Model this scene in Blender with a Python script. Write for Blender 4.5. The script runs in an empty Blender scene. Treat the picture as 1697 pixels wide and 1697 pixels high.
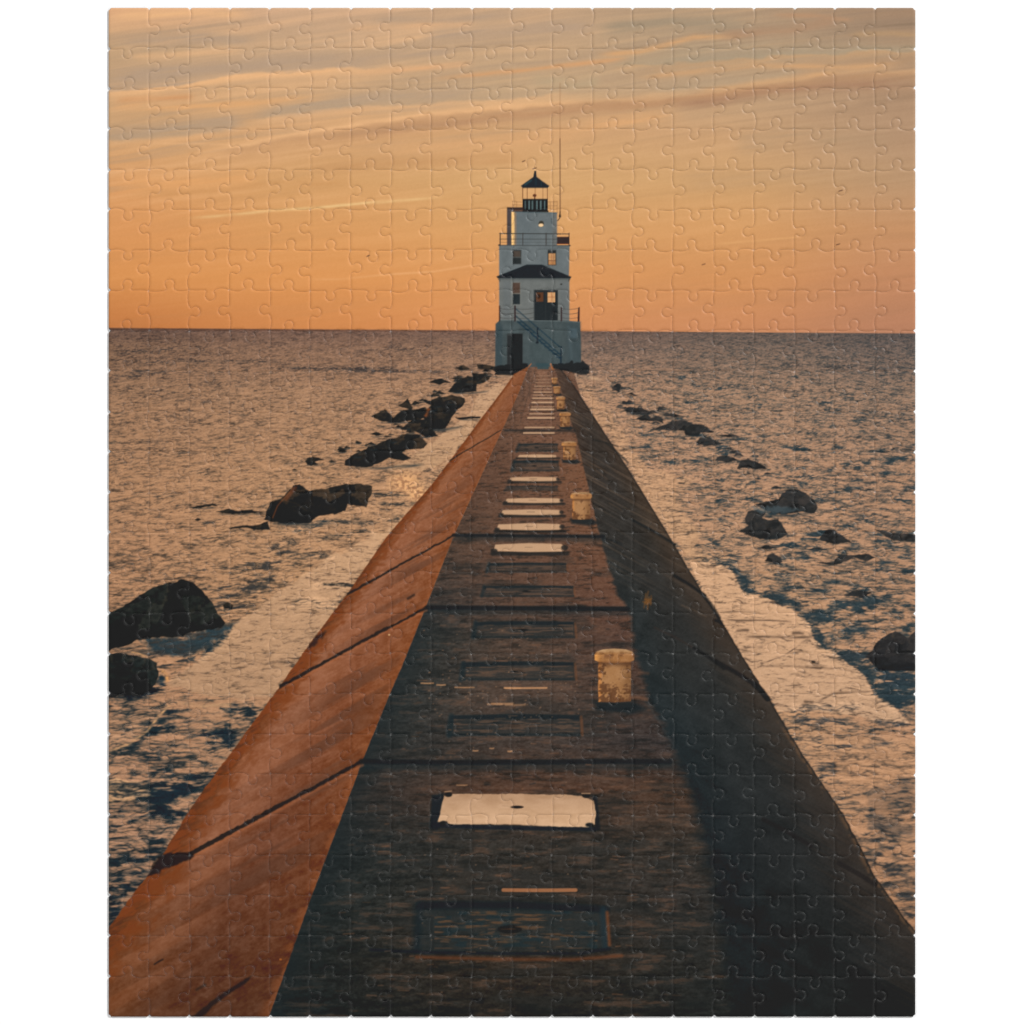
import bpy, math
import numpy as np
from mathutils import Vector

# ------------------------------------------------------------------ layout
# All drawing is done in "sheet units": 1 unit = 1/3300 m.  The finished
# puzzle is 1337 x 1672 units (40.5 x 50.7 cm), 20 x 25 pieces.
X0, X1, Y0, Y1 = 180.0, 1517.0, 13.0, 1685.0
NC, NR = 20, 25
PW, PH = (X1 - X0) / NC, (Y1 - Y0) / NR
U = 1.0 / 3300.0
MID = 848.5
rng = np.random.default_rng(7)

# ------------------------------------------------------------------ noise
_tab = np.random.default_rng(11).random((256, 256)).astype(np.float32)

def vnoise(x, y):
    xi = np.floor(x); yi = np.floor(y)
    fx = (x - xi).astype(np.float32); fy = (y - yi).astype(np.float32)
    xi = xi.astype(np.int64) & 255; yi = yi.astype(np.int64) & 255
    fx = fx * fx * fx * (fx * (fx * 6 - 15) + 10); fy = fy * fy * fy * (fy * (fy * 6 - 15) + 10)
    x2 = (xi + 1) & 255; y2 = (yi + 1) & 255
    a = _tab[yi, xi]; b = _tab[yi, x2]; c = _tab[y2, xi]; d = _tab[y2, x2]
    return (a + (b - a) * fx) * (1 - fy) + (c + (d - c) * fx) * fy

def fbm(x, y, oct=4, gain=.5, lac=2.03):
    s = 0; amp = 1; tot = 0
    for k in range(oct):
        s = s + amp * vnoise(x + 17.3 * k, y + 31.7 * k)
        tot += amp; amp *= gain
        x = x * lac; y = y * lac
    return s / tot

def sstep(a, b, x):
    t = np.clip((x - a) / (b - a), 0, 1)
    return t * t * (3 - 2 * t)

def mix(a, b, t):
    a = np.asarray(a, np.float32); b = np.asarray(b, np.float32)
    t = np.asarray(t, np.float32)
    if t.ndim == 2: t = t[..., None]
    return a + (b - a) * t

# ------------------------------------------------------------------ canvas of the printed picture
W, H = int(X1 - X0), int(Y1 - Y0)
gx, gy = np.meshgrid(np.arange(W, dtype=np.float32) + .5 + X0, np.arange(H, dtype=np.float32) + .5 + Y0)
C = np.zeros((H, W, 3), np.float32)
HOR = 543.5 + 9.0 * (gx - 180) / 1337.0                      # printed horizon, a touch tilted

def window(x0, y0, x1, y1):
    a = max(0, int(math.floor(x0 - X0))); b = min(W, int(math.ceil(x1 - X0)))
    c = max(0, int(math.floor(y0 - Y0))); d = min(H, int(math.ceil(y1 - Y0)))
    return slice(c, max(c, d)), slice(a, max(a, b))

def poly_alpha(pts, soft=1.0, rough=0.0, rs=7.0, feather=None):
    p = np.asarray(pts, np.float32)
    pad = 3 + rough * 2 + soft
    s = window(p[:, 0].min() - pad, p[:, 1].min() - pad, p[:, 0].max() + pad, p[:, 1].max() + pad)
    x = gx[s]; y = gy[s]
    if x.size == 0: return s, x
    if rough:
        dx = (fbm(gx[s] / rs, gy[s] / rs, 3) - .5) * 4 * rough
        dy = (fbm(gx[s] / rs + 50, gy[s] / rs + 9, 3) - .5) * 4 * rough
        x = x + dx; y = y + dy
    inside = np.zeros(x.shape, bool); dist = np.full(x.shape, 1e9, np.float32)
    n = len(p)
    for i in range(n):
        ax, ay = p[i]; bx, by = p[(i + 1) % n]
        if ay != by:
            cond = ((ay > y) != (by > y)) & (x < (bx - ax) * (y - ay) / (by - ay) + ax)
            inside ^= cond
        ex, ey = bx - ax, by - ay
        L = ex * ex + ey * ey + 1e-9
        t = np.clip(((x - ax) * ex + (y - ay) * ey) / L, 0, 1)
        dist = np.minimum(dist, (x - ax - t * ex) ** 2 + (y - ay - t * ey) ** 2)
    sd = np.sqrt(dist) * np.where(inside, -1, 1)
    return s, np.clip(.5 - sd / soft, 0, 1)

def put(s, col, a):
    C[s] = mix(C[s], col, a)

def poly(pts, col, a=1.0, soft=1.0, rough=0.0, rs=7.0):
    s, m = poly_alpha(pts, soft, rough, rs)
    if m.size: put(s, np.broadcast_to(np.asarray(col, np.float32), C[s].shape), m * a)

def rect(x0, y0, x1, y1, col, a=1.0, soft=1.0):
    poly([(x0, y0), (x1, y0), (x1, y1), (x0, y1)], col, a, soft)

def line_dist(pts, pad, x=None):
    p = np.asarray(pts, np.float32)
    s = window(p[:, 0].min() - pad, p[:, 1].min() - pad, p[:, 0].max() + pad, p[:, 1].max() + pad)
    x = gx[s]; y = gy[s]
    dist = np.full(x.shape, 1e9, np.float32); tt = np.zeros(x.shape, np.float32); side = np.zeros(x.shape, np.float32)
    n = len(p) - 1
    for i in range(n):
        ax, ay = p[i]; bx, by = p[i + 1]; ex, ey = bx - ax, by - ay
        L = ex * ex + ey * ey + 1e-9
        t = np.clip(((x - ax) * ex + (y - ay) * ey) / L, 0, 1)
        d = (x - ax - t * ex) ** 2 + (y - ay - t * ey) ** 2
        m = d < dist
        dist = np.where(m, d, dist); tt = np.where(m, (i + t) / n, tt)
    return s, np.sqrt(dist), tt

def line(pts, w, col, a=1.0, soft=1.0, taper=False):
    s, d, t = line_dist(pts, w + soft + 2)
    if d.size == 0: return
    hw = w / 2 * (np.sin(np.pi * np.clip(t, .03, .97)) if taper else 1)
    m = np.clip(.5 - (d - hw) / soft, 0, 1) * a * np.minimum(1, w / max(soft, .01) + .0)
    put(s, np.broadcast_to(np.asarray(col, np.float32), C[s].shape), m)

def stroke(pts, w, col, a=1.0, n=0.5, seed=0):
    """soft gaussian brush, broken up by streak noise and faded at both ends"""
    s, d, t = line_dist(pts, w * 2.6)
    if d.size == 0: return
    f = fbm(gx[s] / 70 + seed * 3.1, (gy[s] + gx[s] * .13) / 5 + seed, 3)
    m = np.exp(-(d / w) ** 2) * a * np.clip(sstep(0, .18, t) * sstep(1, .82, t), 0, 1) * np.clip(1 + n * (f - .5) * 4, 0, 1.5)
    put(s, np.broadcast_to(np.asarray(col, np.float32), C[s].shape), np.clip(m, 0, 1))

def ell(cx, cy, rx, ry, col, a=1.0, soft=1.0):
    k = np.linspace(0, 2 * math.pi, 24, endpoint=False)
    poly(np.stack([cx + rx * np.cos(k), cy + ry * np.sin(k)], 1), col, a, soft)

def grid_col(xs, ys, cols, x, y):
    cols = np.asarray(cols, np.float32)
    i = np.clip(np.searchsorted(xs, x, 'right') - 1, 0, len(xs) - 2)
    j = np.clip(np.searchsorted(ys, y, 'right') - 1, 0, len(ys) - 2)
    xs = np.asarray(xs, np.float32); ys = np.asarray(ys, np.float32)
    fx = np.clip((x - xs[i]) / (xs[i + 1] - xs[i]), 0, 1); fy = np.clip((y - ys[j]) / (ys[j + 1] - ys[j]), 0, 1)
    fx = (fx * fx * (3 - 2 * fx))[..., None]; fy = fy[..., None]
    return (cols[j, i] * (1 - fx) + cols[j, i + 1] * fx) * (1 - fy) + (cols[j + 1, i] * (1 - fx) + cols[j + 1, i + 1] * fx) * fy


# ------------------------------------------------------------------ printed sky
def paint_sky():
    s = window(X0, Y0, X1, 575)
    x = gx[s]; y = gy[s]
    xs = [180, 515, 850, 1185, 1517]; ys = [13, 80, 150, 220, 300, 380, 460, 545]
    g = [[(226, 171, 126), (214, 171, 134), (198, 161, 126), (180, 150, 119), (156, 128, 104)],
         [(198, 161, 122), (203, 165, 127), (200, 163, 125), (182, 154, 122), (166, 137, 109)],
         [(200, 158, 115), (212, 167, 122), (200, 164, 124), (192, 158, 122), (174, 139, 108)],
         [(208, 160, 112), (212, 161, 112), (212, 162, 112), (206, 160, 115), (182, 145, 112)],
         [(222, 159, 102), (216, 161, 104), (214, 164, 108), (210, 161, 108), (186, 146, 108)],
         [(223, 152, 91), (222, 156, 94), (220, 160, 99), (216, 156, 98), (198, 143, 98)],
         [(222, 147, 82), (224, 150, 85), (224, 152, 89), (214, 146, 89), (196, 135, 94)],
         [(200, 122, 66), (213, 136, 77), (218, 142, 86), (206, 137, 91), (186, 127, 94)]]
    c = grid_col(xs, ys, g, x, y)
    w = (fbm(x / 420, y / 140, 2) - .5) * 30
    v = y + .125 * (x - 180) + w
    up = sstep(0, 1, (np.interp(x, [180, 520, 860, 1517], [330, 250, 205, 150]) - y) / 110 + .55) + .12
    n1 = fbm(x / 380 + 3, v / 15, 3) - .5
    n2 = fbm(x / 170 + 9, v / 4.6, 4) - .5
    t = n1 * .8 + n2 * .5
    peach = np.array((236, 180, 127), np.float32); grey = np.array((184, 154, 125), np.float32)
    dim = (1 - .26 * sstep(900, 1517, x))[..., None]
    c = mix(c, peach * dim, np.clip(t, 0, 1) * 1.0 * up)
    c = mix(c, grey * dim, np.clip(-t, 0, 1) * 1.5 * up)
    c += ((n2 * 10 + n1 * 9) * (.25 + .5 * sstep(560, 300, y)))[..., None]
    C[s] = c
    P = (236, 182, 130); G = (186, 155, 126); B = (184, 136, 98)
    Pr = (206, 158, 112); Gr = (166, 144, 117); Br = (166, 125, 97)
    S = [([(175, 28), (260, 24), (340, 22), (430, 26)], 7, P, .8), ([(180, 72), (280, 66), (340, 62), (440, 70)], 9, G, .8),
         ([(150, 125), (260, 122), (340, 113), (470, 102), (620, 92)], 13, G, .95), ([(200, 95), (300, 90), (420, 84)], 5, P, .4),
         ([(150, 160), (230, 150), (310, 139), (380, 128), (440, 124), (520, 118), (640, 112)], 5, P, .9),
         ([(150, 176), (300, 178), (420, 172), (580, 158)], 7, (226, 168, 112), .8), ([(180, 165), (260, 163), (330, 160)], 6, (208, 148, 98), .7),
         ([(400, 194), (520, 178), (600, 164), (700, 160), (820, 152)], 11, G, .95), ([(150, 226), (290, 214), (420, 200)], 13, G, .85),
         ([(250, 238), (330, 238), (440, 242)], 2, P, .5),
         ([(260, 268), (420, 238), (520, 219), (570, 211), (644, 199), (708, 191), (842, 177), (929, 171), (1010, 164)], 5, P, .85),
         ([(480, 245), (570, 225), (650, 214), (760, 201), (850, 192), (990, 179), (1064, 171), (1130, 166), (1190, 158), (1252, 147), (1383, 131), (1560, 122)], 10, B, .55),
         ([(1100, 175), (1190, 168), (1280, 150), (1383, 142), (1560, 138)], 9, Br, .6),
         ([(1150, 153), (1252, 137), (1320, 129), (1400, 117)], 3, (212, 160, 110), .8),
         ([(560, 250), (850, 238), (1000, 205), (1150, 190)], 14, (222, 167, 114), .7), ([(500, 282), (620, 270), (760, 266), (900, 262)], 10, (204, 150, 98), .6),
         ([(180, 300), (300, 305), (450, 292)], 14, (232, 166, 104), .5), ([(200, 322), (320, 318), (460, 305), (600, 300)], 7, (206, 148, 92), .45),
         ([(600, 32), (740, 36), (880, 18)], 7, G, .7), ([(560, 48), (690, 42), (800, 40)], 6, (228, 176, 128), .5),
         ([(690, 62), (780, 56), (900, 46), (1010, 42)], 11, G, .85), ([(570, 106), (650, 92), (760, 86)], 8, G, .7),
         ([(560, 124), (700, 113), (790, 104)], 5, (228, 172, 122), .7), ([(700, 133), (850, 118), (960, 106), (1060, 94)], 4, (214, 158, 108), .8),
         ([(870, 130), (950, 140), (1000, 132)], 9, (188, 162, 126), .7),
         ([(980, 48), (1110, 36), (1260, 44)], 12, Gr, .8), ([(980, 92), (1060, 86), (1150, 62), (1250, 60)], 5, (214, 162, 112), .7),
         ([(1030, 112), (1200, 94), (1400, 88), (1540, 82)], 10, (174, 150, 123), .6), ([(1040, 130), (1150, 120), (1250, 108), (1400, 112), (1517, 104)], 5, Pr, .75),
         ([(1060, 152), (1200, 136), (1340, 119)], 8, (178, 152, 122), .6), ([(1180, 60), (1300, 52), (1400, 30)], 9, (176, 136, 104), .6),
         ([(1270, 24), (1350, 26), (1420, 34)], 4, (186, 142, 106), .6), ([(1400, 58), (1480, 55), (1530, 60)], 5, (184, 146, 106), .6),
         ([(1200, 240), (1330, 225), (1500, 235)], 22, (178, 146, 112), .35), ([(1100, 300), (1300, 290), (1517, 275)], 16, (190, 150, 110), .35),
         ([(500, 463), (560, 463), (640, 455), (720, 450), (800, 437), (860, 430)], 1.6, (238, 172, 112), .55), ([(1180, 405), (1250, 399), (1340, 391)], 2, (226, 166, 106), .5)]
    for i, (p, w, col, a) in enumerate(S):
        stroke(p, w, col, min(1, a * 1.05), .38, i)
    def band(pts, up, dn, cu, cd, a, sharp=2.5, seed=0):
        """cloud edge: one tone fading away above the line, another below it"""
        q = np.asarray(pts, np.float32)
        s = window(q[0, 0], q[:, 1].min() - up * 3, q[-1, 0], q[:, 1].max() + dn * 3)
        x = gx[s]; y = gy[s]
        yb = np.interp(x, q[:, 0], q[:, 1]) + (fbm(x / 34 + seed, y / 14, 4) - .5) * 11
        dy = y - yb
        end = sstep(q[0, 0], q[0, 0] + 60, x) if q[0, 0] > 185 else 1.0
        end = end * (sstep(q[-1, 0], q[-1, 0] - 160, x) if q[-1, 0] < 1510 else 1.0)
        fi = .62 + .76 * fbm(x / 120 + seed, (y + x * .12) / 4.5, 3)
        put(s, np.broadcast_to(np.asarray(cu, np.float32), C[s].shape), np.clip(np.exp(np.minimum(dy, 0) / up) * sstep(sharp, -sharp, dy) * a * end * fi, 0, 1))
        put(s, np.broadcast_to(np.asarray(cd, np.float32), C[s].shape), np.clip(np.exp(-np.maximum(dy, 0) / dn) * sstep(-sharp, sharp, dy) * a * end * fi, 0, 1))
    band([(180, 152), (250, 147), (313, 138), (375, 128), (430, 122), (520, 117), (700, 106)], 26, 16, (185, 155, 127), (238, 182, 128), .8, 3.5)
    band([(400, 204), (500, 186), (570, 177), (700, 171), (850, 163), (1000, 146)], 17, 12, (184, 156, 125), (234, 180, 128), .8, 4, 3)
    band([(180, 232), (280, 228), (380, 216), (470, 205)], 20, 12, (186, 154, 120), (232, 174, 118), .7, 5, 7)
    band([(340, 252), (440, 236), (520, 219), (644, 202), (708, 194), (842, 181), (929, 174), (1064, 167), (1130, 161), (1190, 154), (1252, 142), (1383, 126), (1517, 118)], 7, 13, (232, 178, 124), (192, 144, 102), .62, 5, 9)
    band([(1000, 112), (1150, 104), (1300, 92), (1517, 84)], 12, 8, (172, 153, 124), (208, 160, 112), .7, 4, 12)
    for p, w, a in (([(300, 362), (380, 357), (430, 351), (520, 344), (600, 337), (680, 331), (760, 325)], 2.6, .8), ([(360, 357), (430, 352), (520, 344), (560, 341)], 1.6, .9)):
        stroke(p, w, (236, 190, 128), a, .6, 5)
    s = window(X0, Y0, X1, 575)
    C[s] = mix(C[s], np.repeat(C[s].mean(-1, keepdims=True), 3, -1), .05)
    # birds
    for bx, by, k in ((868, 267, 3), (886, 279, 4), (1393, 316, 4), (1389, 405, 4), (610, 424, 3), (1166, 438, 3.5)):
        line([(bx - k * .7, by + .8), (bx, by), (bx + k * .7, by - .8)], 1.6, (84, 54, 40), .8)

# ------------------------------------------------------------------ printed sea
LX = [180, 520, 850, 1000, 1250, 1517]
LY = [543, 575, 650, 800, 1000, 1200, 1400, 1600]
LIGHT = [[(118, 94, 80), (132, 104, 88), (128, 102, 88), (122, 102, 90), (112, 98, 88), (98, 90, 84)],
         [(150, 118, 92), (158, 124, 98), (160, 128, 102), (150, 124, 104), (142, 120, 102), (126, 110, 98)],
         [(176, 138, 104), (186, 146, 110), (196, 154, 116), (192, 152, 118), (180, 146, 116), (168, 138, 112)],
         [(194, 150, 110), (200, 156, 114), (208, 164, 122), (202, 158, 120), (198, 156, 120), (190, 150, 116)],
         [(196, 150, 110), (204, 160, 116), (208, 166, 122), (206, 164, 122), (202, 160, 120), (192, 150, 114)],
         [(196, 150, 112), (192, 150, 112), (206, 164, 122), (206, 164, 122), (206, 162, 120), (198, 154, 116)],
         [(188, 146, 112), (190, 146, 110), (180, 140, 108), (180, 140, 108), (196, 152, 112), (192, 148, 110)],
         [(160, 124, 96), (160, 124, 96), (160, 124, 96), (160, 124, 96), (176, 136, 100), (176, 132, 96)]]
DARK = [[(84, 66, 60), (92, 72, 64), (92, 74, 68), (92, 78, 72), (82, 76, 72), (70, 70, 70)],
        [(70, 58, 54), (92, 74, 66), (96, 78, 70), (84, 76, 72), (74, 74, 72), (62, 66, 68)],
        [(76, 64, 58), (98, 80, 68), (94, 78, 68), (60, 66, 66), (56, 66, 68), (52, 62, 66)],
        [(78, 66, 58), (88, 74, 62), (74, 66, 60), (52, 62, 64), (46, 58, 62), (50, 60, 64)],
        [(64, 58, 52), (66, 60, 54), (60, 60, 58), (54, 62, 62), (40, 52, 58), (44, 56, 60)],
        [(34, 48, 54), (40, 52, 56), (50, 58, 60), (60, 64, 64), (48, 58, 62), (40, 52, 58)],
        [(22, 38, 46), (28, 42, 48), (36, 48, 52), (40, 50, 54), (50, 56, 58), (46, 54, 58)],
        [(18, 30, 36), (24, 36, 42), (30, 40, 44), (34, 44, 48), (44, 50, 52), (40, 46, 50)]]

# the water is set up as three sheets - bright tone, dark tone and how much of it is dark - and inked once
def sea_setup():
    s = window(X0, 540, X1, Y1)
    x = gx[s]; y = gy[s]; d = y - HOR[s]
    LC = grid_col(LX, LY, LIGHT, x, y) * np.array((.87, .845, .855), np.float32); DC = grid_col(LX, LY, DARK, x, y)
    right = sstep(820, 1150, x); low = sstep(1080, 1300, y)
    big = fbm((x - 900) / (70 + .45 * d), np.log(20 + np.maximum(d, 0)) * 11, 3) - .5
    DEN = .24 + .11 * right + .17 * low * (1 - right) - .06 * low * right + .10 * sstep(120, 0, d) + big * .24
    DC = DC * .84 + LC * .16
    return s, x, y, d, LC, DC, DEN
S_, SX_, SY_, SD_, LC, DC, DEN = sea_setup()

def _local(s):
    """turn a canvas window into a window of the water sheets"""
    o = S_[0].start
    return (slice(max(0, s[0].start - o), max(0, s[0].stop - o)), s[1])

def chop(pts, w, col, a=1.0, n=0, seed=0):
    s, d, t = line_dist(pts, w * 2.6 + 2)
    if d.size == 0 or s[0].start < S_[0].start: return
    m = np.exp(-(d / (w * 1.25)) ** 2) * sstep(0, .25, t) * sstep(1, .75, t) * a
    q = _local(s)
    DEN[q] += m * .50
    DC[q] = mix(DC[q], np.broadcast_to(np.asarray(col, np.float32), DC[q].shape), np.clip(m * 1.2, 0, 1))

def wet(pts, col, a=1.0, soft=1.0, rough=0.0, rs=7.0):
    s, m = poly_alpha(pts, soft, rough, rs)
    if m.size == 0: return
    q = _local(s)
    LC[q] = mix(LC[q], np.broadcast_to(np.asarray(col, np.float32), LC[q].shape), m * a)

def calm(pts, top, bot, a, soft, rough, lines=.5, seed=0):
    s, m = poly_alpha(pts, soft, rough, 22)
    q = _local(s)
    p = np.asarray(pts)
    t = np.clip((gy[s] - p[:, 1].min()) / np.ptp(p[:, 1]), 0, 1)
    c = mix(np.broadcast_to(np.asarray(top, np.float32), t.shape + (3,)), bot, t)
    LC[q] = mix(LC[q], c * np.array((.92, .905, .915), np.float32), m * a)
    DEN[q] = DEN[q] * (1 - m * a) + m * a * (.0 + .26 * lines)
    DC[q] = mix(DC[q], (112, 86, 68), m * a * .85)

def ripples(x, y, d, k=1.0, seed=0.0, aspect=5.0):
    """wind ripples growing towards the viewer: thin broken dark lines, long in x and short in y"""
    p0 = 1.5 + .0064 * np.maximum(d, 0)
    p = p0 * k
    v = np.log(p0) / .0064 / k
    u = (x - 900) / p
    sl = (fbm(u / 30 + seed, v / 12 + seed, 2) - .5) * 4
    wob = (vnoise(u / 7 + 70 + seed, v / 9) - .5) * 3.0
    n = vnoise(u / aspect + sl * .5 + seed * 7, v + wob + seed * 3)
    m = vnoise(u / (aspect * 1.9) + 13 + seed, v * .6 + sl * .4 + wob)
    ln = 1 - np.abs(2 * n - 1)                         # 1 along the contour lines of the noise
    return ln, m, n

def ink_water():
    x, y, d = SX_, SY_, SD_
    def unit(q): return .5 + .285 * (q - q.mean()) / q.std()
    f = np.zeros(x.shape, np.float32); q = np.zeros(x.shape, np.float32)
    for k, seed, asp, wt in ((1.0, 3.3, 6.0, .22), (.6, 5.7, 6.4, .30), (.38, 9.1, 6.4, .28), (.25, 12.4, 6, .20)):
        ln, m, n = ripples(x, y, d, k, seed, asp)
        f += wt * (.7 * ln ** 2 * (.3 + 1.2 * m) + .3 * n)
    for k, seed, asp, wt in ((1.7, 21.3, 5.0, .16), (.95, 23.3, 5.6, .34), (.52, 27.7, 6.0, .50)):
        ln, m, n = ripples(x, y, d, k, seed, asp)
        q += wt * (.6 * n + .4 * ln ** 1.6 * m)
    f = unit(f); T = unit(unit(q) * .46 + f * .54)
    soft = .40
    t = np.clip((T - (1.02 - DEN - soft)) / (2 * soft), 0, 1); t = t * (.55 + .45 * t * (2 - t))
    flat = sstep(.12, .0, DEN)                          # still water hardly ripples
    c = mix(LC * (1.13 - .09 * flat - (.20 - .12 * flat)[..., None].squeeze(-1) * f)[..., None], DC * (1.12 - .22 * f[..., None]), t)
    c += ((fbm(x / 1.9, y / 1.2, 2) - .5) * 18)[..., None]
    C[S_] = mix(C[S_], c, np.clip(d + .5, 0, 1))
    put(S_, np.broadcast_to(np.array((92, 58, 44), np.float32), c.shape), np.exp(-((d - 1.5) / 1.6) ** 2) * .5 * sstep(1400, 500, x))

def paint_sea():
    rr = np.random.default_rng(21)
    for (xa, ya, xb, yb, w, al) in ((180, 585, 345, 574, 3, .6), (180, 598, 520, 600, 3, .5), (205, 612, 300, 618, 4, .5), (430, 610, 700, 611, 3, .7), (530, 613, 780, 616, 2.5, .6),
                                    (640, 576, 700, 582, 4, .35), (180, 624, 250, 620, 4, .6), (180, 640, 330, 650, 3, .3), (1180, 640, 1400, 650, 3, .4), (1250, 600, 1500, 615, 3, .35)):
        chop([(xa, ya), ((xa + xb) / 2, (ya + yb) / 2 + 1), (xb, yb)], w, (66, 60, 58), al)
    for i in range(190):
        yy = 620 + 540 * rr.random() ** 1.1
        xr_ = np.interp(yy, [606, 700, 800, 900, 1000, 1160], [1000, 1030, 1110, 1170, 1240, 1450])
        xx = xr_ + (1517 - xr_) * rr.random() ** .85
        k = .3 + (yy - 540) / 480; L = (8 + 16 * rr.random()) * k
        chop([(xx - L, yy + L * .06), (xx, yy - L * .08), (xx + L, yy + L * .05)], (2 + 2.4 * rr.random()) * k, (46, 60, 65), .8)
    for i in range(80):
        yy = 600 + 420 * rr.random(); xx = 180 + (600 - (yy - 600) * .5) * rr.random()
        k = .4 + (yy - 540) / 600; L = (8 + 16 * rr.random()) * k
        chop([(xx - L, yy + 1), (xx, yy - 1), (xx + L, yy)], (1.6 + 1.4 * rr.random()) * k, (72, 66, 60), .6)
    for i in range(70):
        yy = 1165 + 390 * rr.random()
        xl = np.interp(yy, [1130, 1240, 1330, 1420, 1540], [455, 385, 315, 262, 180])
        xx = 180 + (xl - 180) * rr.random(); L = 10 + 22 * rr.random()
        chop([(xx - L, yy + 2), (xx, yy - 2), (xx + L, yy - 1)], 3 + 3.5 * rr.random(), (24, 40, 48), .6)
    for i in range(60):
        yy = 1190 + 330 * rr.random()
        xl = np.interp(yy, [1160, 1250, 1350, 1450, 1520], [1290, 1335, 1405, 1455, 1510])
        xx = xl + (1517 - xl) * rr.random(); L = 8 + 18 * rr.random()
        chop([(xx - L, yy + 1), (xx, yy - 1), (xx + L, yy + 1)], 2 + 2 * rr.random(), (58, 58, 58), .5)

LATER = []
def later(*a): LATER.append((stroke, a))

def paint_shallows():
    calm([(812, 632), (772, 690), (735, 715), (690, 755), (640, 775), (700, 782), (730, 770), (758, 745), (800, 690), (838, 640)], (214, 172, 132), (208, 166, 124), .95, 4, 3, .04, 1)
    calm([(640, 880), (600, 896), (520, 938), (470, 975), (430, 1005), (385, 1040), (330, 1090), (278, 1134), (330, 1150), (400, 1160), (450, 1150), (520, 1060), (575, 985), (640, 890), (680, 845)], (222, 178, 134), (196, 156, 118), .98, 5, 4, .04, 2)
    calm([(600, 900), (700, 850), (660, 810), (560, 840), (470, 880), (430, 900), (520, 930)], (196, 152, 112), (196, 152, 112), .35, 14, 6, .5, 3)
    # dark foot-lines of the little waves on the left
    for p, w in (([(610, 832), (650, 836), (700, 834), (724, 840)], 3), ([(540, 864), (600, 868), (650, 862), (676, 856)], 4), ([(505, 866), (545, 862), (590, 868)], 3), ([(590, 815), (640, 820), (690, 822)], 2),
                 ([(560, 888), (600, 880), (626, 876)], 4), ([(520, 900), (545, 890), (580, 884)], 3), ([(480, 925), (520, 920), (560, 925)], 5), ([(510, 970), (550, 968), (600, 972)], 4), ([(475, 996), (520, 998), (575, 1000)], 5),
                 ([(470, 1006), (520, 1008), (570, 1008)], 2), ([(440, 910), (470, 900), (500, 896)], 5), ([(380, 945), (430, 935), (460, 930)], 6), ([(400, 985), (440, 965), (465, 950)], 6)):
        chop(p, w, (62, 60, 56), .8, 1.0, w)
    # broken band of chop beside the still water (left)
    for i in range(70):
        t = np.random.default_rng(i).random(3)
        yy = 905 + 210 * t[0]; xx = np.interp(yy, [900, 960, 1010, 1060, 1120], [520, 455, 405, 345, 285]) - 70 * t[1]
        chop([(xx - 10 - 14 * t[2], yy + 2), (xx, yy), (xx + 10 + 14 * t[2], yy - 3)], 1.6 + t[2], (60, 58, 56), .7, .8, i)
    # right-hand still water
    calm([(965, 632), (985, 650), (1010, 690), (1040, 735), (1075, 775), (1150, 790), (1120, 830), (1160, 880), (1150, 915), (1200, 925), (1140, 930), (1100, 870), (1045, 780), (985, 690)], (204, 160, 120), (208, 166, 124), .7, 10, 6, .45, 4)
    calm([(1140, 928), (1195, 936), (1216, 948), (1228, 975), (1262, 988), (1312, 1010), (1335, 1030), (1358, 1066), (1388, 1085), (1414, 1105), (1436, 1122), (1450, 1150), (1480, 1165), (1508, 1196), (1440, 1192), (1350, 1176), (1290, 1178), (1270, 1150), (1200, 1035), (1165, 985)],
         (230, 184, 140), (212, 172, 134), 1, 3, 3, .08, 5)
    calm([(1320, 1205), (1400, 1215), (1517, 1230), (1517, 1285), (1445, 1306), (1400, 1300), (1350, 1250)], (192, 150, 112), (196, 150, 110), .6, 14, 6, .5, 6)
    edge = [(1130, 926), (1180, 930), (1206, 934), (1226, 952), (1236, 980), (1275, 986), (1316, 1004), (1340, 1028), (1345, 1030)]
    chop(edge, 5, (46, 58, 62), .95, .8, 1)
    chop([(1225, 950), (1240, 965), (1250, 985)], 10, (46, 58, 62), .8, 1, 2)
    chop([(1290, 1002), (1330, 1020), (1350, 1045), (1365, 1070), (1392, 1082), (1420, 1096), (1432, 1112), (1446, 1126), (1452, 1146), (1478, 1158), (1500, 1180), (1517, 1196)], 7, (46, 58, 62), .95, .9, 3)
    chop([(1386, 1085), (1430, 1086), (1460, 1092)], 7, (48, 58, 62), .9, .6, 8)
    chop([(1455, 1120), (1490, 1124), (1517, 1122)], 12, (44, 56, 62), .85, 1, 9)
    chop([(1455, 1150), (1490, 1165), (1517, 1180)], 9, (40, 54, 60), .8, 1, 10)
    for p, w in (([(1190, 1013), (1230, 1014), (1262, 1015)], 1.6), ([(1195, 1028), (1270, 1028), (1316, 1030)], 1.4), ([(1220, 1054), (1290, 1056), (1356, 1056)], 2.2), ([(1218, 1045), (1230, 1044), (1244, 1045)], 3),
                 ([(1310, 1049), (1324, 1049), (1334, 1052)], 3), ([(1248, 1104), (1310, 1104), (1380, 1108), (1430, 1113)], 1.7), ([(1262, 1100), (1300, 1086), (1330, 1066)], 1.2),
                 ([(1355, 1162), (1380, 1150), (1420, 1146), (1452, 1146)], 1.8), ([(1330, 1163), (1342, 1163), (1350, 1164)], 3), ([(1190, 945), (1200, 946), (1208, 948)], 2.5)):
        later(p, w, (92, 72, 58), .6, .8, w)
    LATER.append((ell, (1348, 1097, 4, 2, (48, 42, 38))))
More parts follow.
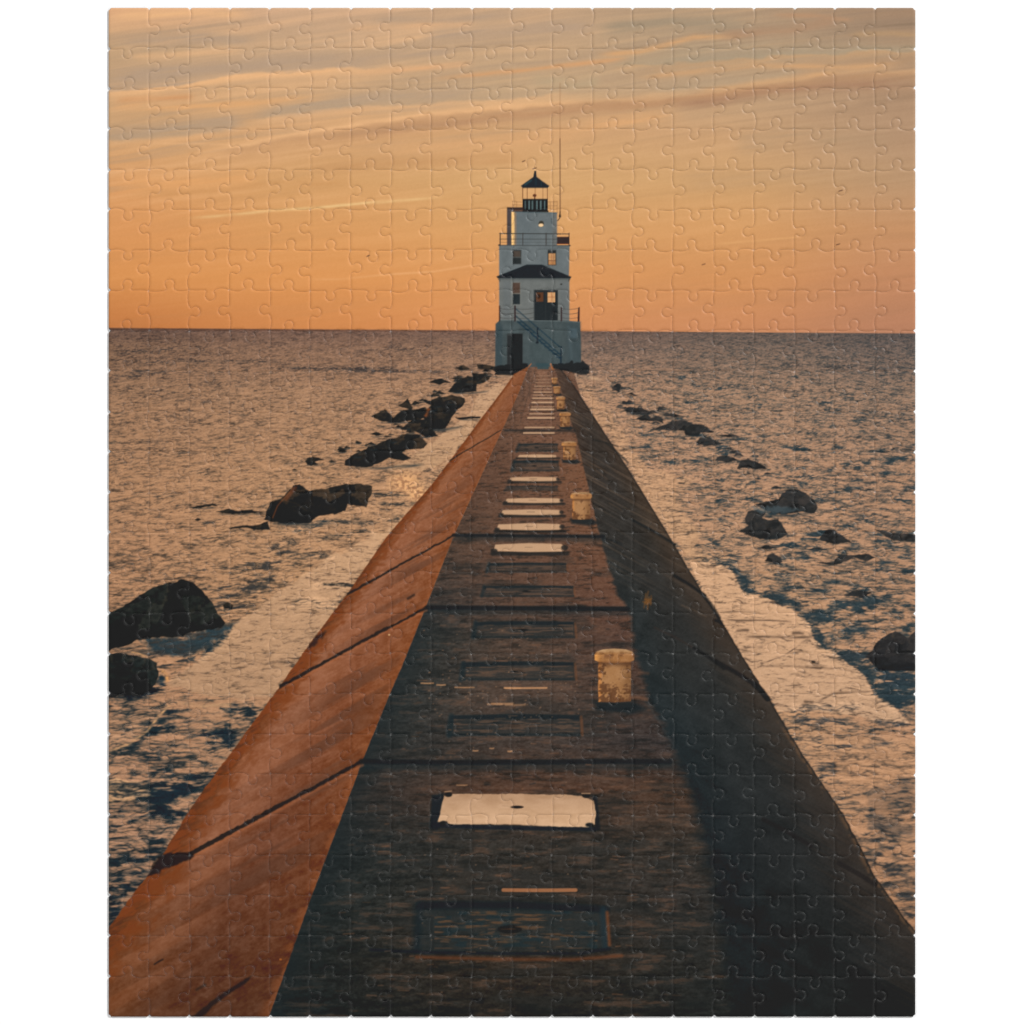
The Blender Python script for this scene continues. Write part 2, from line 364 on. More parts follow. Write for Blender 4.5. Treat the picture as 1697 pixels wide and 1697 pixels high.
    for p, w in (([(1290, 1180), (1340, 1172), (1400, 1172), (1440, 1170)], 5), ([(1300, 1190), (1360, 1196), (1420, 1190)], 5), ([(1440, 1196), (1490, 1200), (1517, 1205)], 5), ([(1330, 1226), (1380, 1234), (1420, 1236)], 7), ([(1400, 1240), (1450, 1236), (1517, 1222)], 4),
                 ([(1345, 1266), (1370, 1268), (1390, 1268)], 5), ([(1355, 1288), (1390, 1280)], 4)):
        chop(p, w, (66, 66, 66), .8, 1, w)
    # breaking crests lower right
    wet([(1442, 1306), (1480, 1298), (1517, 1286), (1517, 1346), (1480, 1350), (1446, 1338), (1436, 1322)], (112, 90, 74), .5, 9, 4, 12)
    wet([(1440, 1366), (1446, 1340), (1466, 1352), (1500, 1366), (1517, 1372), (1517, 1386), (1470, 1382)], (80, 74, 70), .5, 8, 4, 12)
    chop([(1436, 1312), (1446, 1334), (1438, 1366)], 4, (50, 54, 56), .8, .6, 3)
    # wave with lit crest, lower left
    wet([(180, 1190), (230, 1184), (274, 1166), (262, 1190), (244, 1212), (214, 1232), (180, 1248)], (168, 128, 98), .85, 6, 3, 14)
    later([(170, 1250), (215, 1232), (244, 1212), (262, 1188), (290, 1160)], 2.0, (208, 158, 110), .7, .9, 1)
    chop([(170, 1256), (225, 1236), (258, 1206), (280, 1176)], 5, (30, 44, 50), .8, .6, 2)
    wet([(180, 1288), (220, 1296), (268, 1306), (258, 1322), (214, 1330), (180, 1330)], (200, 156, 114), .75, 7, 4, 14)
    chop([(236, 1318), (262, 1318), (300, 1305), (320, 1296)], 9, (26, 42, 50), .9, .8, 3)
    later([(286, 1164), (330, 1170), (380, 1168), (370, 1172)], 3, (196, 152, 112), .5, .9, 4)
    chop([(360, 1176), (380, 1172), (400, 1168)], 6, (28, 44, 52), .9, .6, 4)
    chop([(370, 1205), (385, 1203)], 5, (30, 46, 52), .9, .6, 4)
    # blue-green shade at the foot of the big boulders
    wet([(232, 1060), (300, 1058), (340, 1046), (372, 1032), (392, 1030), (372, 1052), (340, 1074), (300, 1090), (250, 1078)], (24, 48, 60), .85, 8, 4, 10)
    chop([(300, 1088), (330, 1092), (362, 1066), (392, 1034)], 5, (24, 46, 56), .9, .9, 5)
    chop([(188, 1156), (230, 1156), (262, 1140), (276, 1130)], 7, (20, 34, 42), .95, .4, 6)
    chop([(262, 1112), (270, 1128), (268, 1140)], 5, (26, 50, 62), .9, .4, 7)
    later([(266, 1110), (276, 1118), (278, 1132)], 3, (226, 160, 100), .8, .5, 8)
    chop([(448, 876), (480, 882), (520, 872), (560, 858)], 4, (40, 58, 66), .8, .8, 9)
    ink_water()
    for f, a in LATER: f(*a)
    # white-water splash between the stones and the pier
    s = window(640, 770, 730, 850)
    x = gx[s]; y = gy[s]
    blob = np.exp(-(((x - 672) / 24) ** 2 + ((y - 800) / 17) ** 2)) + np.exp(-(((x - 694) / 16) ** 2 + ((y - 820) / 11) ** 2))
    sp = fbm(x / 4.2, y / 3.4, 2)
    put(s, np.broadcast_to(np.array((234, 176, 122), np.float32), C[s].shape), np.clip(blob * 1.3, 0, 1) * sstep(.38, .6, sp) * .95)
    put(s, np.broadcast_to(np.array((176, 120, 80), np.float32), C[s].shape), np.clip(blob * 1.2, 0, 1) * sstep(.52, .36, sp) * .55)

# ------------------------------------------------------------------ printed stones
def stone(pts, base=(29, 31, 31), lit=(66, 52, 40), a=1.0, rough=1.0, litamt=.5):
    s, m = poly_alpha(pts, 1.3, rough, 9)
    x = gx[s]; y = gy[s]
    if x.size == 0: return
    p = np.asarray(pts, float); lo = p.min(0); hi = p.max(0); w, hgt = hi - lo + 1
    r = np.random.default_rng(int(lo[0] * 7 + lo[1] * 3))
    # broken facets: every face keeps its own tone, upper ones catch more sky
    K = int(np.clip(w * hgt / 130, 4, 26))
    sd = lo + r.random((K, 2)) * (w, hgt)
    wx = x + (fbm(x / 6, y / 6, 2) - .5) * 7; wy = y + (fbm(x / 6 + 40, y / 6, 2) - .5) * 6
    d1 = np.full(x.shape, 1e9, np.float32); d2 = d1.copy(); tone = np.zeros(x.shape, np.float32)
    for q in sd:
        d = np.hypot((wx - q[0]) * .8 + (wy - q[1]) * .45, wy - q[1])
        v = .5 * r.random() + .5 * (1 - (q[1] - lo[1]) / hgt) * r.random()
        n1 = d < d1
        d2 = np.where(n1, d1, np.minimum(d2, d)); tone = np.where(n1, v, tone); d1 = np.where(n1, d, d1)
    n = fbm(x / 7, y / 4, 4) - .5
    top = np.clip(1 - (y - lo[1]) / hgt, 0, 1)
    c = np.broadcast_to(np.asarray(base, np.float32) * .95, x.shape + (3,)) + (n * 20)[..., None]
    c = mix(c, np.asarray(lit, np.float32) * 1.15, np.clip(sstep(.30, .72, tone) * (.45 + litamt * .5) * (.3 + .7 * top) * (1 + n * 1.4), 0, 1))
    c = mix(c, (10, 13, 14), sstep(.30, .05, tone) * .55)
    c = mix(c, (98, 84, 68), sstep(1.8, .3, d2 - d1) * .36 * top * sstep(.45, .6, fbm(x / 5, y / 5, 2)))
    c = mix(c, (14, 20, 23), sstep(.30, 0, top) * .6)
    put(s, c, m * a)
    stroke([(lo[0], hi[1]), ((lo[0] + hi[0]) / 2, hi[1] + 1), (hi[0], hi[1] - hgt * .1)], max(1.0, hgt * .045), (40, 50, 54), .55, .8, hgt)

def paint_stones():
    L = [[(753, 610), (768, 605), (779, 610), (766, 613)], [(790, 603), (802, 604), (823, 608), (844, 602), (863, 607), (858, 618), (844, 624), (819, 620), (823, 614), (791, 611)],
         [(781, 618), (802, 620), (815, 624), (802, 635), (791, 637), (789, 648), (760, 651), (743, 649), (753, 635), (764, 626), (783, 625)], [(710, 633), (723, 628), (732, 627), (749, 634), (734, 635), (728, 638)],
         [(697, 664), (713, 664), (728, 656), (734, 657), (749, 654), (770, 660), (771, 666), (766, 673), (757, 679), (750, 690), (745, 700), (738, 711), (715, 712), (706, 700), (700, 688), (714, 672)],
         [(659, 672), (676, 661), (684, 675), (681, 680)], [(614, 690), (637, 677), (652, 692), (666, 680), (687, 678), (706, 676), (710, 690), (690, 697), (650, 700), (630, 697)],
         [(663, 711), (685, 695), (709, 695), (719, 714), (726, 722), (706, 725), (690, 716)],
         [(573, 763), (586, 753), (641, 729), (653, 727), (666, 719), (696, 720), (708, 735), (702, 743), (673, 746), (666, 750), (681, 759), (670, 764), (645, 759), (632, 767), (607, 775), (571, 771)],
         [(613, 720), (624, 716), (637, 720), (624, 723)], [(505, 763), (518, 756), (537, 762), (522, 765), (528, 771), (509, 771)],
         [(314, 842), (330, 838), (357, 835), (360, 838), (330, 842)], [(357, 849), (380, 843), (395, 847), (416, 845), (437, 848), (414, 851), (382, 852)],
         [(377, 875), (403, 870), (420, 872), (444, 864), (448, 878), (420, 878), (405, 874), (382, 877)], [(323, 861), (328, 858), (333, 861), (328, 864)], [(484, 779), (488, 777), (493, 779), (488, 781)],
         [(755, 692), (780, 690), (797, 691), (795, 694), (760, 695)], [(369, 1003), (378, 998), (387, 1003), (384, 1010), (372, 1009)]]
    rr = np.random.default_rng(3)
    for i in range(46):                               # smaller rubble between the big stones
        t = rr.random(); cx = np.interp(t, [0, .3, .55, .8, 1], [812, 760, 705, 640, 520]) + rr.normal() * 14; cy = np.interp(t, [0, .3, .55, .8, 1], [612, 640, 680, 725, 762]) + rr.normal() * 7
        w = 3 + 7 * rr.random(); h = w * (.35 + .3 * rr.random())
        L.append([(cx - w, cy + h * .5), (cx - w * .4, cy - h * .6), (cx + w * .2, cy - h * .3 * rr.random()), (cx + w, cy + h * .4), (cx, cy + h * .7)])
    for p in L: stone(p, rough=.8)
    stone([(438, 861), (448, 833), (467, 825), (486, 805), (497, 803), (511, 813), (530, 811), (547, 808), (575, 801), (598, 802), (616, 805), (616, 814), (607, 841), (575, 836), (573, 846), (554, 852), (528, 855), (513, 867), (470, 868), (450, 864)], (32, 32, 31), (74, 58, 44), 1, 1, .6)
    line([(452, 858), (460, 838), (478, 818), (486, 808)], 2.2, (150, 86, 50), .55, 2)
    line([(474, 828), (484, 815), (490, 808)], 5, (128, 72, 44), .6, 4)
    line([(460, 826), (490, 834), (508, 846)], 1.5, (92, 78, 62), .5, 2)
    line([(530, 822), (560, 820), (585, 812)], 1.5, (88, 72, 56), .5, 2)
    stone([(176, 1018), (204, 1005), (229, 988), (255, 973), (276, 966), (291, 964), (302, 959), (318, 964), (331, 975), (346, 992), (355, 1005), (361, 1018), (374, 1031), (365, 1040), (340, 1045), (316, 1047), (301, 1055), (255, 1057), (231, 1060), (208, 1070), (176, 1078)], (26, 31, 31), (52, 52, 46), 1, 1.2, .7)
    stone([(176, 1084), (202, 1082), (223, 1086), (242, 1091), (257, 1097), (263, 1112), (259, 1133), (246, 1146), (234, 1152), (202, 1152), (176, 1158)], (26, 31, 31), (44, 48, 46), 1, 1.2, .5)
    stroke([(214, 1080), (230, 1083), (246, 1090)], 1.4, (214, 160, 108), .7, .4, 1)
    stroke([(712, 675), (708, 684), (704, 692)], 2.5, (150, 82, 46), .7, .3, 1)
    R = [[(1013, 643), (1024, 634), (1030, 637), (1026, 650)], [(1037, 654), (1047, 650), (1058, 656)], [(1034, 679), (1049, 674), (1073, 679), (1084, 686), (1047, 687)], [(1053, 695), (1073, 685), (1079, 692), (1092, 689), (1100, 693), (1099, 700), (1081, 698)],
         [(1098, 688), (1111, 686), (1136, 691), (1118, 692)], [(1080, 712), (1094, 706), (1115, 697), (1136, 697), (1149, 704), (1166, 704), (1183, 715), (1160, 718), (1157, 723), (1136, 722), (1132, 714)],
         [(1153, 733), (1160, 725), (1174, 724), (1185, 731), (1198, 735), (1183, 739), (1155, 738)], [(1185, 722), (1210, 719), (1228, 723), (1208, 724)], [(1185, 764), (1189, 757), (1202, 755), (1217, 759), (1223, 763), (1205, 766)], [(1221, 776), (1227, 763), (1240, 760), (1255, 767), (1268, 773), (1270, 778)],
         [(1251, 835), (1291, 827), (1297, 818), (1310, 810), (1323, 811), (1340, 820), (1350, 829), (1355, 842), (1350, 851), (1323, 848), (1297, 854), (1272, 848)],
         [(1234, 859), (1240, 848), (1255, 844), (1270, 848), (1263, 857), (1272, 862), (1289, 861), (1297, 869), (1306, 884), (1289, 894), (1255, 893), (1223, 881), (1240, 871), (1234, 866)],
         [(1355, 894), (1363, 886), (1369, 878), (1382, 877), (1391, 884), (1412, 899), (1382, 901)], [(1267, 930), (1272, 921), (1282, 918), (1293, 923), (1297, 931), (1285, 935)],
         [(1350, 932), (1382, 930), (1393, 919), (1414, 920), (1435, 917), (1452, 924), (1435, 931), (1414, 924), (1386, 937)], [(1255, 907), (1272, 904), (1292, 908), (1275, 911)], [(1338, 911), (1356, 907), (1372, 911)],
         [(1395, 987), (1420, 978), (1445, 982), (1430, 990)], [(1450, 878), (1480, 882), (1517, 886), (1517, 898), (1480, 896)]]
    for i in range(30):
        t = rr.random(); cx = np.interp(t, [0, .5, 1], [1020, 1110, 1290]) + rr.normal() * 16; cy = np.interp(t, [0, .5, 1], [645, 705, 800]) + rr.normal() * 8
        w = 3 + 7 * rr.random(); h = w * (.3 + .3 * rr.random())
        R.append([(cx - w, cy + h * .5), (cx - w * .3, cy - h * .6), (cx + w * .3, cy - h * .4), (cx + w, cy + h * .4), (cx, cy + h * .6)])
    for p in R: stone(p, (43, 45, 46), (62, 54, 50), .95, 1.0, .35)
    poly([(1244, 842), (1290, 838), (1330, 845), (1300, 850), (1262, 850)], (74, 90, 96), .6, 4, 2, 6)
    stone([(1433, 1089), (1446, 1078), (1454, 1063), (1467, 1054), (1484, 1046), (1495, 1051), (1505, 1057), (1516, 1046), (1521, 1046), (1521, 1112), (1456, 1111), (1452, 1106)], (42, 42, 43), (52, 48, 46), 1, 1, .3)

# ------------------------------------------------------------------ printed pier
OUTL = ([602, 640, 690, 740, 800, 890, 985, 1060, 1140, 1240, 1330, 1420, 1450, 1490, 1540, 1690], [864, 838, 800, 763, 718, 640, 575, 518, 462, 388, 322, 268, 245, 214, 178, 50])
CRSL = ([602, 650, 700, 750, 888, 1005, 1100, 1150, 1265, 1340, 1420, 1500, 1690], [878, 860, 838, 815, 752, 706, 668, 646, 599, 571, 541, 511, 444])
CRSR = ([602, 690, 720, 820, 880, 985, 1010, 1090, 1163, 1235, 1290, 1340, 1450, 1560, 1690], [917, 943, 954, 978, 992, 1022, 1042, 1054, 1078, 1112, 1132, 1150, 1176, 1196, 1215])
OUTR = ([602, 640, 690, 780, 870, 985, 1030, 1090, 1150, 1180, 1250, 1350, 1450, 1520, 1560, 1690], [922, 952, 984, 1043, 1098, 1166, 1196, 1232, 1270, 1288, 1330, 1398, 1449, 1498, 1530, 1640])

def paint_pier():
    s = window(X0, 600, X1, Y1)
    x = gx[s]; y = gy[s]
    wob = (fbm(x / 14, y / 9, 3) - .5) * np.clip((y - 600) / 160, .6, 6)
    ol = np.interp(y, *OUTL) + wob; cl = np.interp(y, *CRSL) + wob * .25; cr = np.interp(y, *CRSR); orr = np.interp(y, *OUTR) + wob * .7
    p = np.clip((y - 575) / 620, .06, 2)
    # left, sunlit face
    f = (x - ol) / np.maximum(cl - ol, 1)
    pv = lambda yy: 620 * np.log(np.clip((yy - 540) / 620, .06, 3))       # rows of equal depth down the pier
    yc = y.copy()
    for _ in range(4): yc = y - .54 * (np.interp(yc, *CRSL) - x)
    vl = pv(yc); fx = f * 120
    st = fbm(fx / 150 + 4, vl / 24, 3)
    st2 = fbm(fx / 42 + 9, vl / 4.2, 4)
    st3 = fbm((x - 900) / (11 * p), pv(y) / 9, 4)
    base = grid_col([-1, 0, .25, .6, 1], [600, 700, 900, 1150, 1400, 1690],
                    [[(150, 84, 48), (150, 84, 48), (160, 96, 60), (148, 88, 56), (146, 84, 50)], [(146, 78, 42), (146, 78, 42), (158, 94, 58), (150, 90, 58), (146, 84, 52)],
                     [(140, 70, 32), (140, 70, 32), (164, 100, 68), (156, 94, 62), (146, 82, 48)], [(140, 68, 30), (140, 68, 30), (166, 102, 70), (146, 84, 54), (142, 78, 44)],
                     [(134, 66, 32), (134, 66, 32), (158, 96, 66), (128, 74, 50), (126, 68, 40)], [(120, 66, 34), (120, 66, 34), (128, 74, 44), (100, 58, 38), (98, 56, 36)]], f, y)
    base = base * (.91 - .05 * sstep(1150, 1600, y))[..., None] * np.array((1.0, 1.04, 1.07), np.float32)
    gr = fbm(x / 2.6, y / 1.8, 3) - .5
    c = base + ((st2 - .5) * 12 + (st3 - .5) * 30 + (fbm((x - 900) / (3.4 * p), pv(y) / 3, 3) - .5) * 20 + gr * 14)[..., None]
    band = np.exp(-((f - .68) / .26) ** 2) * sstep(700, 900, y)
    c = mix(c, (90, 58, 43), np.clip(sstep(.44, .64, st + (st3 - .5) * .12) * (.10 + .50 * band), 0, .6))
    c = mix(c, (150, 94, 64), sstep(.52, .34, st) * .34 * np.exp(-((f - .3) / .25) ** 2))
    rust = sstep(.24, .02, f + (st3 - .5) * .30)
    c = mix(c, mix(np.broadcast_to(np.array((124, 64, 31), np.float32), c.shape), (84, 48, 28), sstep(.42, .66, st2 * .35 + st3 * .65)), rust * .85)
    c = mix(c, (154, 86, 46), sstep(.93, 1.0, f) * sstep(.4, .6, st3) * .4)
    put(s, c, np.clip(x - ol + .5, 0, 1) * np.clip(cl - x + .5, 0, 1))
    # deck
    dk = grid_col([-1, 0, .5, 1, 2], [600, 700, 800, 900, 1000, 1060, 1150, 1230, 1310, 1400, 1480, 1600, 1690],
                  [[(104, 78, 64)] * 2 + [(136, 98, 76)] + [(110, 80, 64)] * 2, [(102, 74, 58)] * 2 + [(116, 82, 64)] + [(110, 78, 60)] * 2, [(94, 68, 54)] * 2 + [(110, 78, 60)] + [(118, 80, 58)] * 2,
                   [(86, 66, 54)] * 2 + [(104, 74, 58)] + [(110, 76, 57)] * 2, [(62, 56, 52)] * 2 + [(88, 66, 54)] + [(98, 68, 54)] * 2, [(50, 52, 50)] * 2 + [(80, 64, 54)] + [(84, 62, 52)] * 2,
                   [(50, 52, 50)] * 2 + [(84, 68, 58)] + [(74, 58, 50)] * 2, [(50, 51, 49)] * 2 + [(68, 58, 52)] + [(58, 52, 50)] * 2, [(60, 52, 47)] * 2 + [(84, 60, 47)] + [(78, 58, 46)] * 2,
                   [(44, 47, 46)] * 2 + [(56, 52, 47)] + [(60, 54, 48)] * 2, [(44, 48, 46)] * 2 + [(60, 54, 48)] + [(56, 52, 48)] * 2, [(44, 45, 42)] * 2 + [(58, 50, 42)] + [(46, 46, 43)] * 2, [(30, 35, 35)] * 2 + [(42, 40, 36)] + [(38, 40, 38)] * 2],
                  (x - cl) / np.maximum(cr - cl, 1), y)
    ux = (x - 880) / p; vd = pv(y)
    d1 = fbm(ux / 30, vd / 5.2, 5, .62); d2 = fbm(ux / 6 + 5, vd / 2.2, 3); d3 = fbm(ux / 90 + 8, vd / 16, 4)
    gr = fbm(x / 2.6, y / 1.6, 3) - .5
    dk = dk * (1 - .10 * sstep(1250, 1600, y))[..., None]
    c = dk + ((d1 - .5) * 30 + (d2 - .5) * 22 + gr * 20)[..., None]
    c = mix(c, (42, 44, 43), sstep(.50, .70, d3) * .42 * sstep(780, 1000, y))
    c = mix(c, (108, 74, 54), sstep(.57, .76, d1) * .36)
    c = mix(c, (32, 36, 36), sstep(.42, .28, d1) * .45)
    c = mix(c, (33, 41, 43), np.exp(-np.maximum(x - cl, 0) / (38 * p)) * sstep(980, 1060, y) * .7)
    put(s, c, np.clip(x - cl + .5, 0, 1) * np.clip(cr + 30 - x, 0, 1))
    # right, shaded face
    g = (x - cr) / np.maximum(orr - cr, 1)
    yr = y.copy()
    for _ in range(4): yr = y - .55 * (x - np.interp(yr, *CRSR))
    vr = pv(yr)
    r1 = fbm(g * .9 + 2, vr / 8, 4); r2 = fbm(g * 3 + 12, vr / 3, 4)
    fade = sstep(1080, 720, y)
    rb = grid_col([-1, 0, .5, 1, 2], [600, 700, 850, 1000, 1200, 1400, 1690],
                  [[(76, 62, 54)] * 5, [(64, 56, 50)] * 2 + [(58, 54, 50)] * 3, [(52, 52, 50)] * 2 + [(50, 50, 48)] + [(62, 56, 48)] * 2, [(40, 47, 49)] * 2 + [(45, 48, 48)] + [(56, 52, 47)] * 2,
                   [(33, 43, 47)] * 2 + [(40, 46, 48)] + [(50, 50, 48)] * 2, [(29, 37, 41)] * 2 + [(37, 42, 44)] + [(46, 46, 45)] * 2, [(26, 32, 34)] * 2 + [(31, 35, 36)] + [(36, 39, 40)] * 2], g, y)
    c = rb * np.array((1.04, .97, .93), np.float32) + ((r1 - .5) * (5 + 26 * fade) + (r2 - .5) * (3 + 18 * fade) + gr * 10 + (fbm((x - 900) / (26 * p), pv(y) / 20, 4) - .5) * 16)[..., None]
    c = mix(c, (118, 90, 66), sstep(.58, .72, r1) * fade * .38)
    c = mix(c, (82, 62, 48), sstep(.62, 1.0, g + (r2 - .5) * .5) * .22)
    soft = np.clip(3 + (y - 900) / 24, 2, 22)
    nz = (fbm(x / 30, y / 7, 3) - .5) * soft * 1.3
    put(s, c, np.clip((x - cr + nz) / soft + .5, 0, 1) * np.clip(orr - x + .5, 0, 1))
    put(s, np.broadcast_to(np.array((116, 84, 58), np.float32), c.shape), np.exp(-((x - orr + 5) / 4) ** 2) * sstep(1140, 1220, y) * .5 * np.clip(orr - x + .5, 0, 1) * sstep(.40, .6, fbm(x / 9, y / 9, 2)))
    put(s, np.broadcast_to(np.array((26, 26, 26), np.float32), c.shape), np.exp(-((x - orr + 1) / 2) ** 2) * .5 * np.clip(orr - x + 1.5, 0, 1))

    # joints between the concrete blocks
    Kd = (24, 30, 33)
    for pts, w in (([(837, 713), (952, 714)], 2.6), ([(752, 887), (880, 888), (1000, 889)], 6), ([(708, 1007), (860, 1008), (1040, 1009)], 8), ([(599, 1262), (760, 1264), (1000, 1262), (1110, 1262)], 9)):
        line(pts, w, Kd, .9, 3)
        line([(a, b + w * .9) for a, b in pts], w * 1.2, (30, 42, 46), .45, 7)
    for pts, w in (([(830, 713), (745, 763)], 2.2), ([(752, 887), (575, 985)], 4.2), ([(706, 1007), (584, 1072), (463, 1139)], 6), ([(600, 1262), (456, 1339), (312, 1417)], 8)):
        q = np.asarray(pts); h = w * .5
        poly([(a, b - h * k) for (a, b), k in zip(q, np.linspace(.8, 1.1, len(q)))] + [(a, b + h * k) for (a, b), k in zip(q[::-1], np.linspace(1.1, .8, len(q)))], (35, 31, 28), .92, 1.8, min(1.0, w * .16), 8)
        line([(a + 1, b + w * .75) for a, b in pts], w * .5, (170, 100, 62), .45, 3)
    poly([(316, 1411), (280, 1414), (262, 1420), (244, 1452), (262, 1446), (300, 1430), (322, 1420)], (34, 28, 25), .9, 3, 1.4, 9)
    poly([(418, 1616), (400, 1626), (360, 1652), (318, 1684), (306, 1690), (330, 1690), (372, 1652), (412, 1626)], (38, 31, 27), .85, 3, 1.0, 9)
    line([(256, 1598), (262, 1594), (270, 1590)], 2.4, (38, 30, 26), .9, 2)
    line([(326, 1640), (340, 1632)], 4, (40, 32, 28), .7, 4)
    line([(676, 992), (686, 986)], 4, (44, 34, 30), .8, 3)
    poly([(514, 1068), (524, 1052), (542, 1044), (530, 1062), (512, 1078)], (44, 32, 26), .8, 5, 2, 6)
    ell(645, 1052, 1.6, 1.2, (226, 180, 130), .9)
    ell(465, 1590, 2.2, 1.6, (176, 104, 52), .8)
    for (ax, ay, bx, by, w, col, al) in ((1049, 862, 1118, 902, 4, (30, 33, 34), .8), (1118, 954, 1168, 987, 5, (26, 28, 29), .85), (983, 729, 1024, 740, 2.5, (34, 34, 33), .7), (1004, 734, 1040, 766, 2.5, (32, 34, 34), .7),
                                         (960, 761, 1006, 794, 1.6, (122, 94, 72), .6), (1010, 834, 1032, 848, 1.4, (118, 92, 70), .6), (1085, 1040, 1150, 1074, 3.5, (52, 44, 40), .6), (1150, 1074, 1200, 1108, 5, (26, 28, 28), .85),
                                         (1186, 1096, 1250, 1134, 7, (30, 27, 26), .85), (1250, 1134, 1272, 1158, 9, (20, 20, 20), .9), (1000, 892, 1030, 902, 3, (28, 32, 34), .6), (1265, 1358, 1345, 1402, 7, (33, 30, 30), .7),
                                         (1390, 1430, 1450, 1466, 8, (32, 29, 29), .6), (1165, 985, 1192, 1024, 6, (26, 27, 27), .7), (1070, 1163, 1116, 1235, 1.6, (70, 78, 80), .5), (1116, 1235, 1160, 1300, 1.4, (62, 70, 72), .4),
                                         (1186, 1028, 1196, 1034, 5, (24, 24, 24), .8), (1130, 1003, 1170, 1022, 2, (120, 92, 68), .4)):
        line([(ax, ay), ((ax + bx) / 2 + 1, (ay + by) / 2 - 1), (bx, by)], w, col, al, 2.5)
    # grass tuft in a joint of the shaded face
    for k in range(14):
        t = np.random.default_rng(k + 90).random(4)
        line([(1066 + 14 * t[0], 978 + 26 * t[1]), (1064 + 18 * t[2], 992 + 18 * t[3])], 2, (118, 78, 40), .6, 2)

    # slots with raised rims let into the deck
    for (a, b, c_, d_) in ((808, 938, 934, 948), (800, 950, 972, 988), (786, 952, 1032, 1056), (766, 952, 1099, 1126), (746, 962, 1187, 1218), (858, 924, 736, 748), (850, 926, 764, 780), (838, 924, 806, 813)):
        w = max(1.2, (d_ - c_) * .16)
        poly([(a + 3, c_), (b, c_), (b + (d_ - c_) * .2, d_), (a - 2, d_)], (44, 48, 48), .6, 3, 1, 8)
        line([(a + 3, c_ + w * .5), ((a + b) / 2, c_), (b, c_ + w * .4)], w * 1.6, (26, 37, 41), .85, 2.4)
        line([(a - 2, d_), (b + 1, d_)], w * .9, (30, 40, 43), .75, 2.4)
        line([(a + 2, c_), (a - 2, d_)], w * 2, (30, 42, 46), .7, 4)
        line([(b + 1, c_ + 1), (b + 3, d_)], w, (118, 74, 48), .6, 2.5)
        ell((a + b) / 2 - 2, (c_ + d_) / 2, (b - a) * .05, (d_ - c_) * .09, (20, 24, 25), .8, 2)
        s2 = window(a + 6, c_ + w, b - 2, d_ - w)
        m = sstep(.50, .66, fbm(gx[s2] / 26, gy[s2] / 2.2, 3))
        put(s2, np.broadcast_to(np.array((112, 84, 66), np.float32), C[s2].shape), m * .5)
    poly([(696, 1496), (1004, 1502), (1010, 1574), (688, 1580)], (40, 47, 48), .65, 5, 2, 12)
    line([(696, 1500), (850, 1500), (985, 1506), (1004, 1508)], 13, (23, 33, 37), .9, 6)
    line([(1000, 1508), (1004, 1568)], 12, (36, 50, 56), .7, 6); line([(694, 1500), (690, 1572)], 14, (26, 37, 41), .7, 10)
    line([(614, 1574), (700, 1578), (830, 1580), (960, 1580), (1010, 1572)], 5, (20, 32, 38), .9, 3)
    line([(1006, 1512), (1010, 1566)], 5, (118, 68, 40), .75, 4)
    line([(690, 1586), (840, 1590), (950, 1590), (1030, 1584)], 5, (122, 68, 40), .6, 5)
    ell(845, 1540, 20, 6.5, (16, 20, 21), .95, 3)
    s2 = window(720, 1510, 990, 1572)
    put(s2, np.broadcast_to(np.array((120, 82, 54), np.float32), C[s2].shape), sstep(.54, .70, fbm(gx[s2] / 40, gy[s2] / 4, 3)) * .55)
    put(s2, np.broadcast_to(np.array((32, 48, 53), np.float32), C[s2].shape), sstep(.54, .72, fbm(gx[s2] / 24 + 30, gy[s2] / 9, 3)) * .6)
    # scraped bright streaks
    for (a, b, yy, w, al) in ((836, 906, 1140, 2.4, .9), (698, 718, 1132, 2, .8), (724, 738, 1135, 2, .8), (754, 786, 1139, 1.8, .8), (838, 862, 1140.5, 2.4, .7), (808, 832, 1167, 2.4, .5), (834, 954, 1475, 6, .85), (815, 850, 1166, 3, .5), (838, 870, 1168, 3, .4), (757, 774, 1301, 1.6, .7), (784, 792, 1244, 2, .7), (812, 818, 1240, 2, .7), (842, 848, 1245, 2.4, .7)):
        line([(a, yy), ((a + b) / 2, yy + .4), (b, yy)], w, (206, 150, 104) if w < 4 else (172, 112, 74), al, 1.6)
    rr = np.random.default_rng(5)
    for i in range(240):
        yy = 1020 + 650 * rr.random() ** .8
        a, b = np.interp(yy, *CRSL), np.interp(yy, *CRSR)
        xx = a + (b - a) * (.08 + .86 * rr.random()); L = (3 + 16 * rr.random())
        warm = rr.random() < .6
        line([(xx, yy), (xx + L, yy + rr.normal() * .8)], 1 + rr.random(), (134, 92, 66) if warm else (24, 34, 38), .45, 1.6)
    for i in range(140):
        yy = 1110 + 80 * rr.random() if i < 70 else 1040 + 620 * rr.random()
        xx = 700 + 260 * rr.random()
        ell(xx, yy, .8 + rr.random(), .6 + .4 * rr.random(), (170, 128, 96), .5, 1.2)
    # long plank marks far down the deck
    for (a, b, ya, yb) in ((898, 862, 610, 700), (886, 878, 606, 660)):
        line([(a - 10, ya), (b, yb)], 1.4, (70, 56, 48), .5, 1.5)

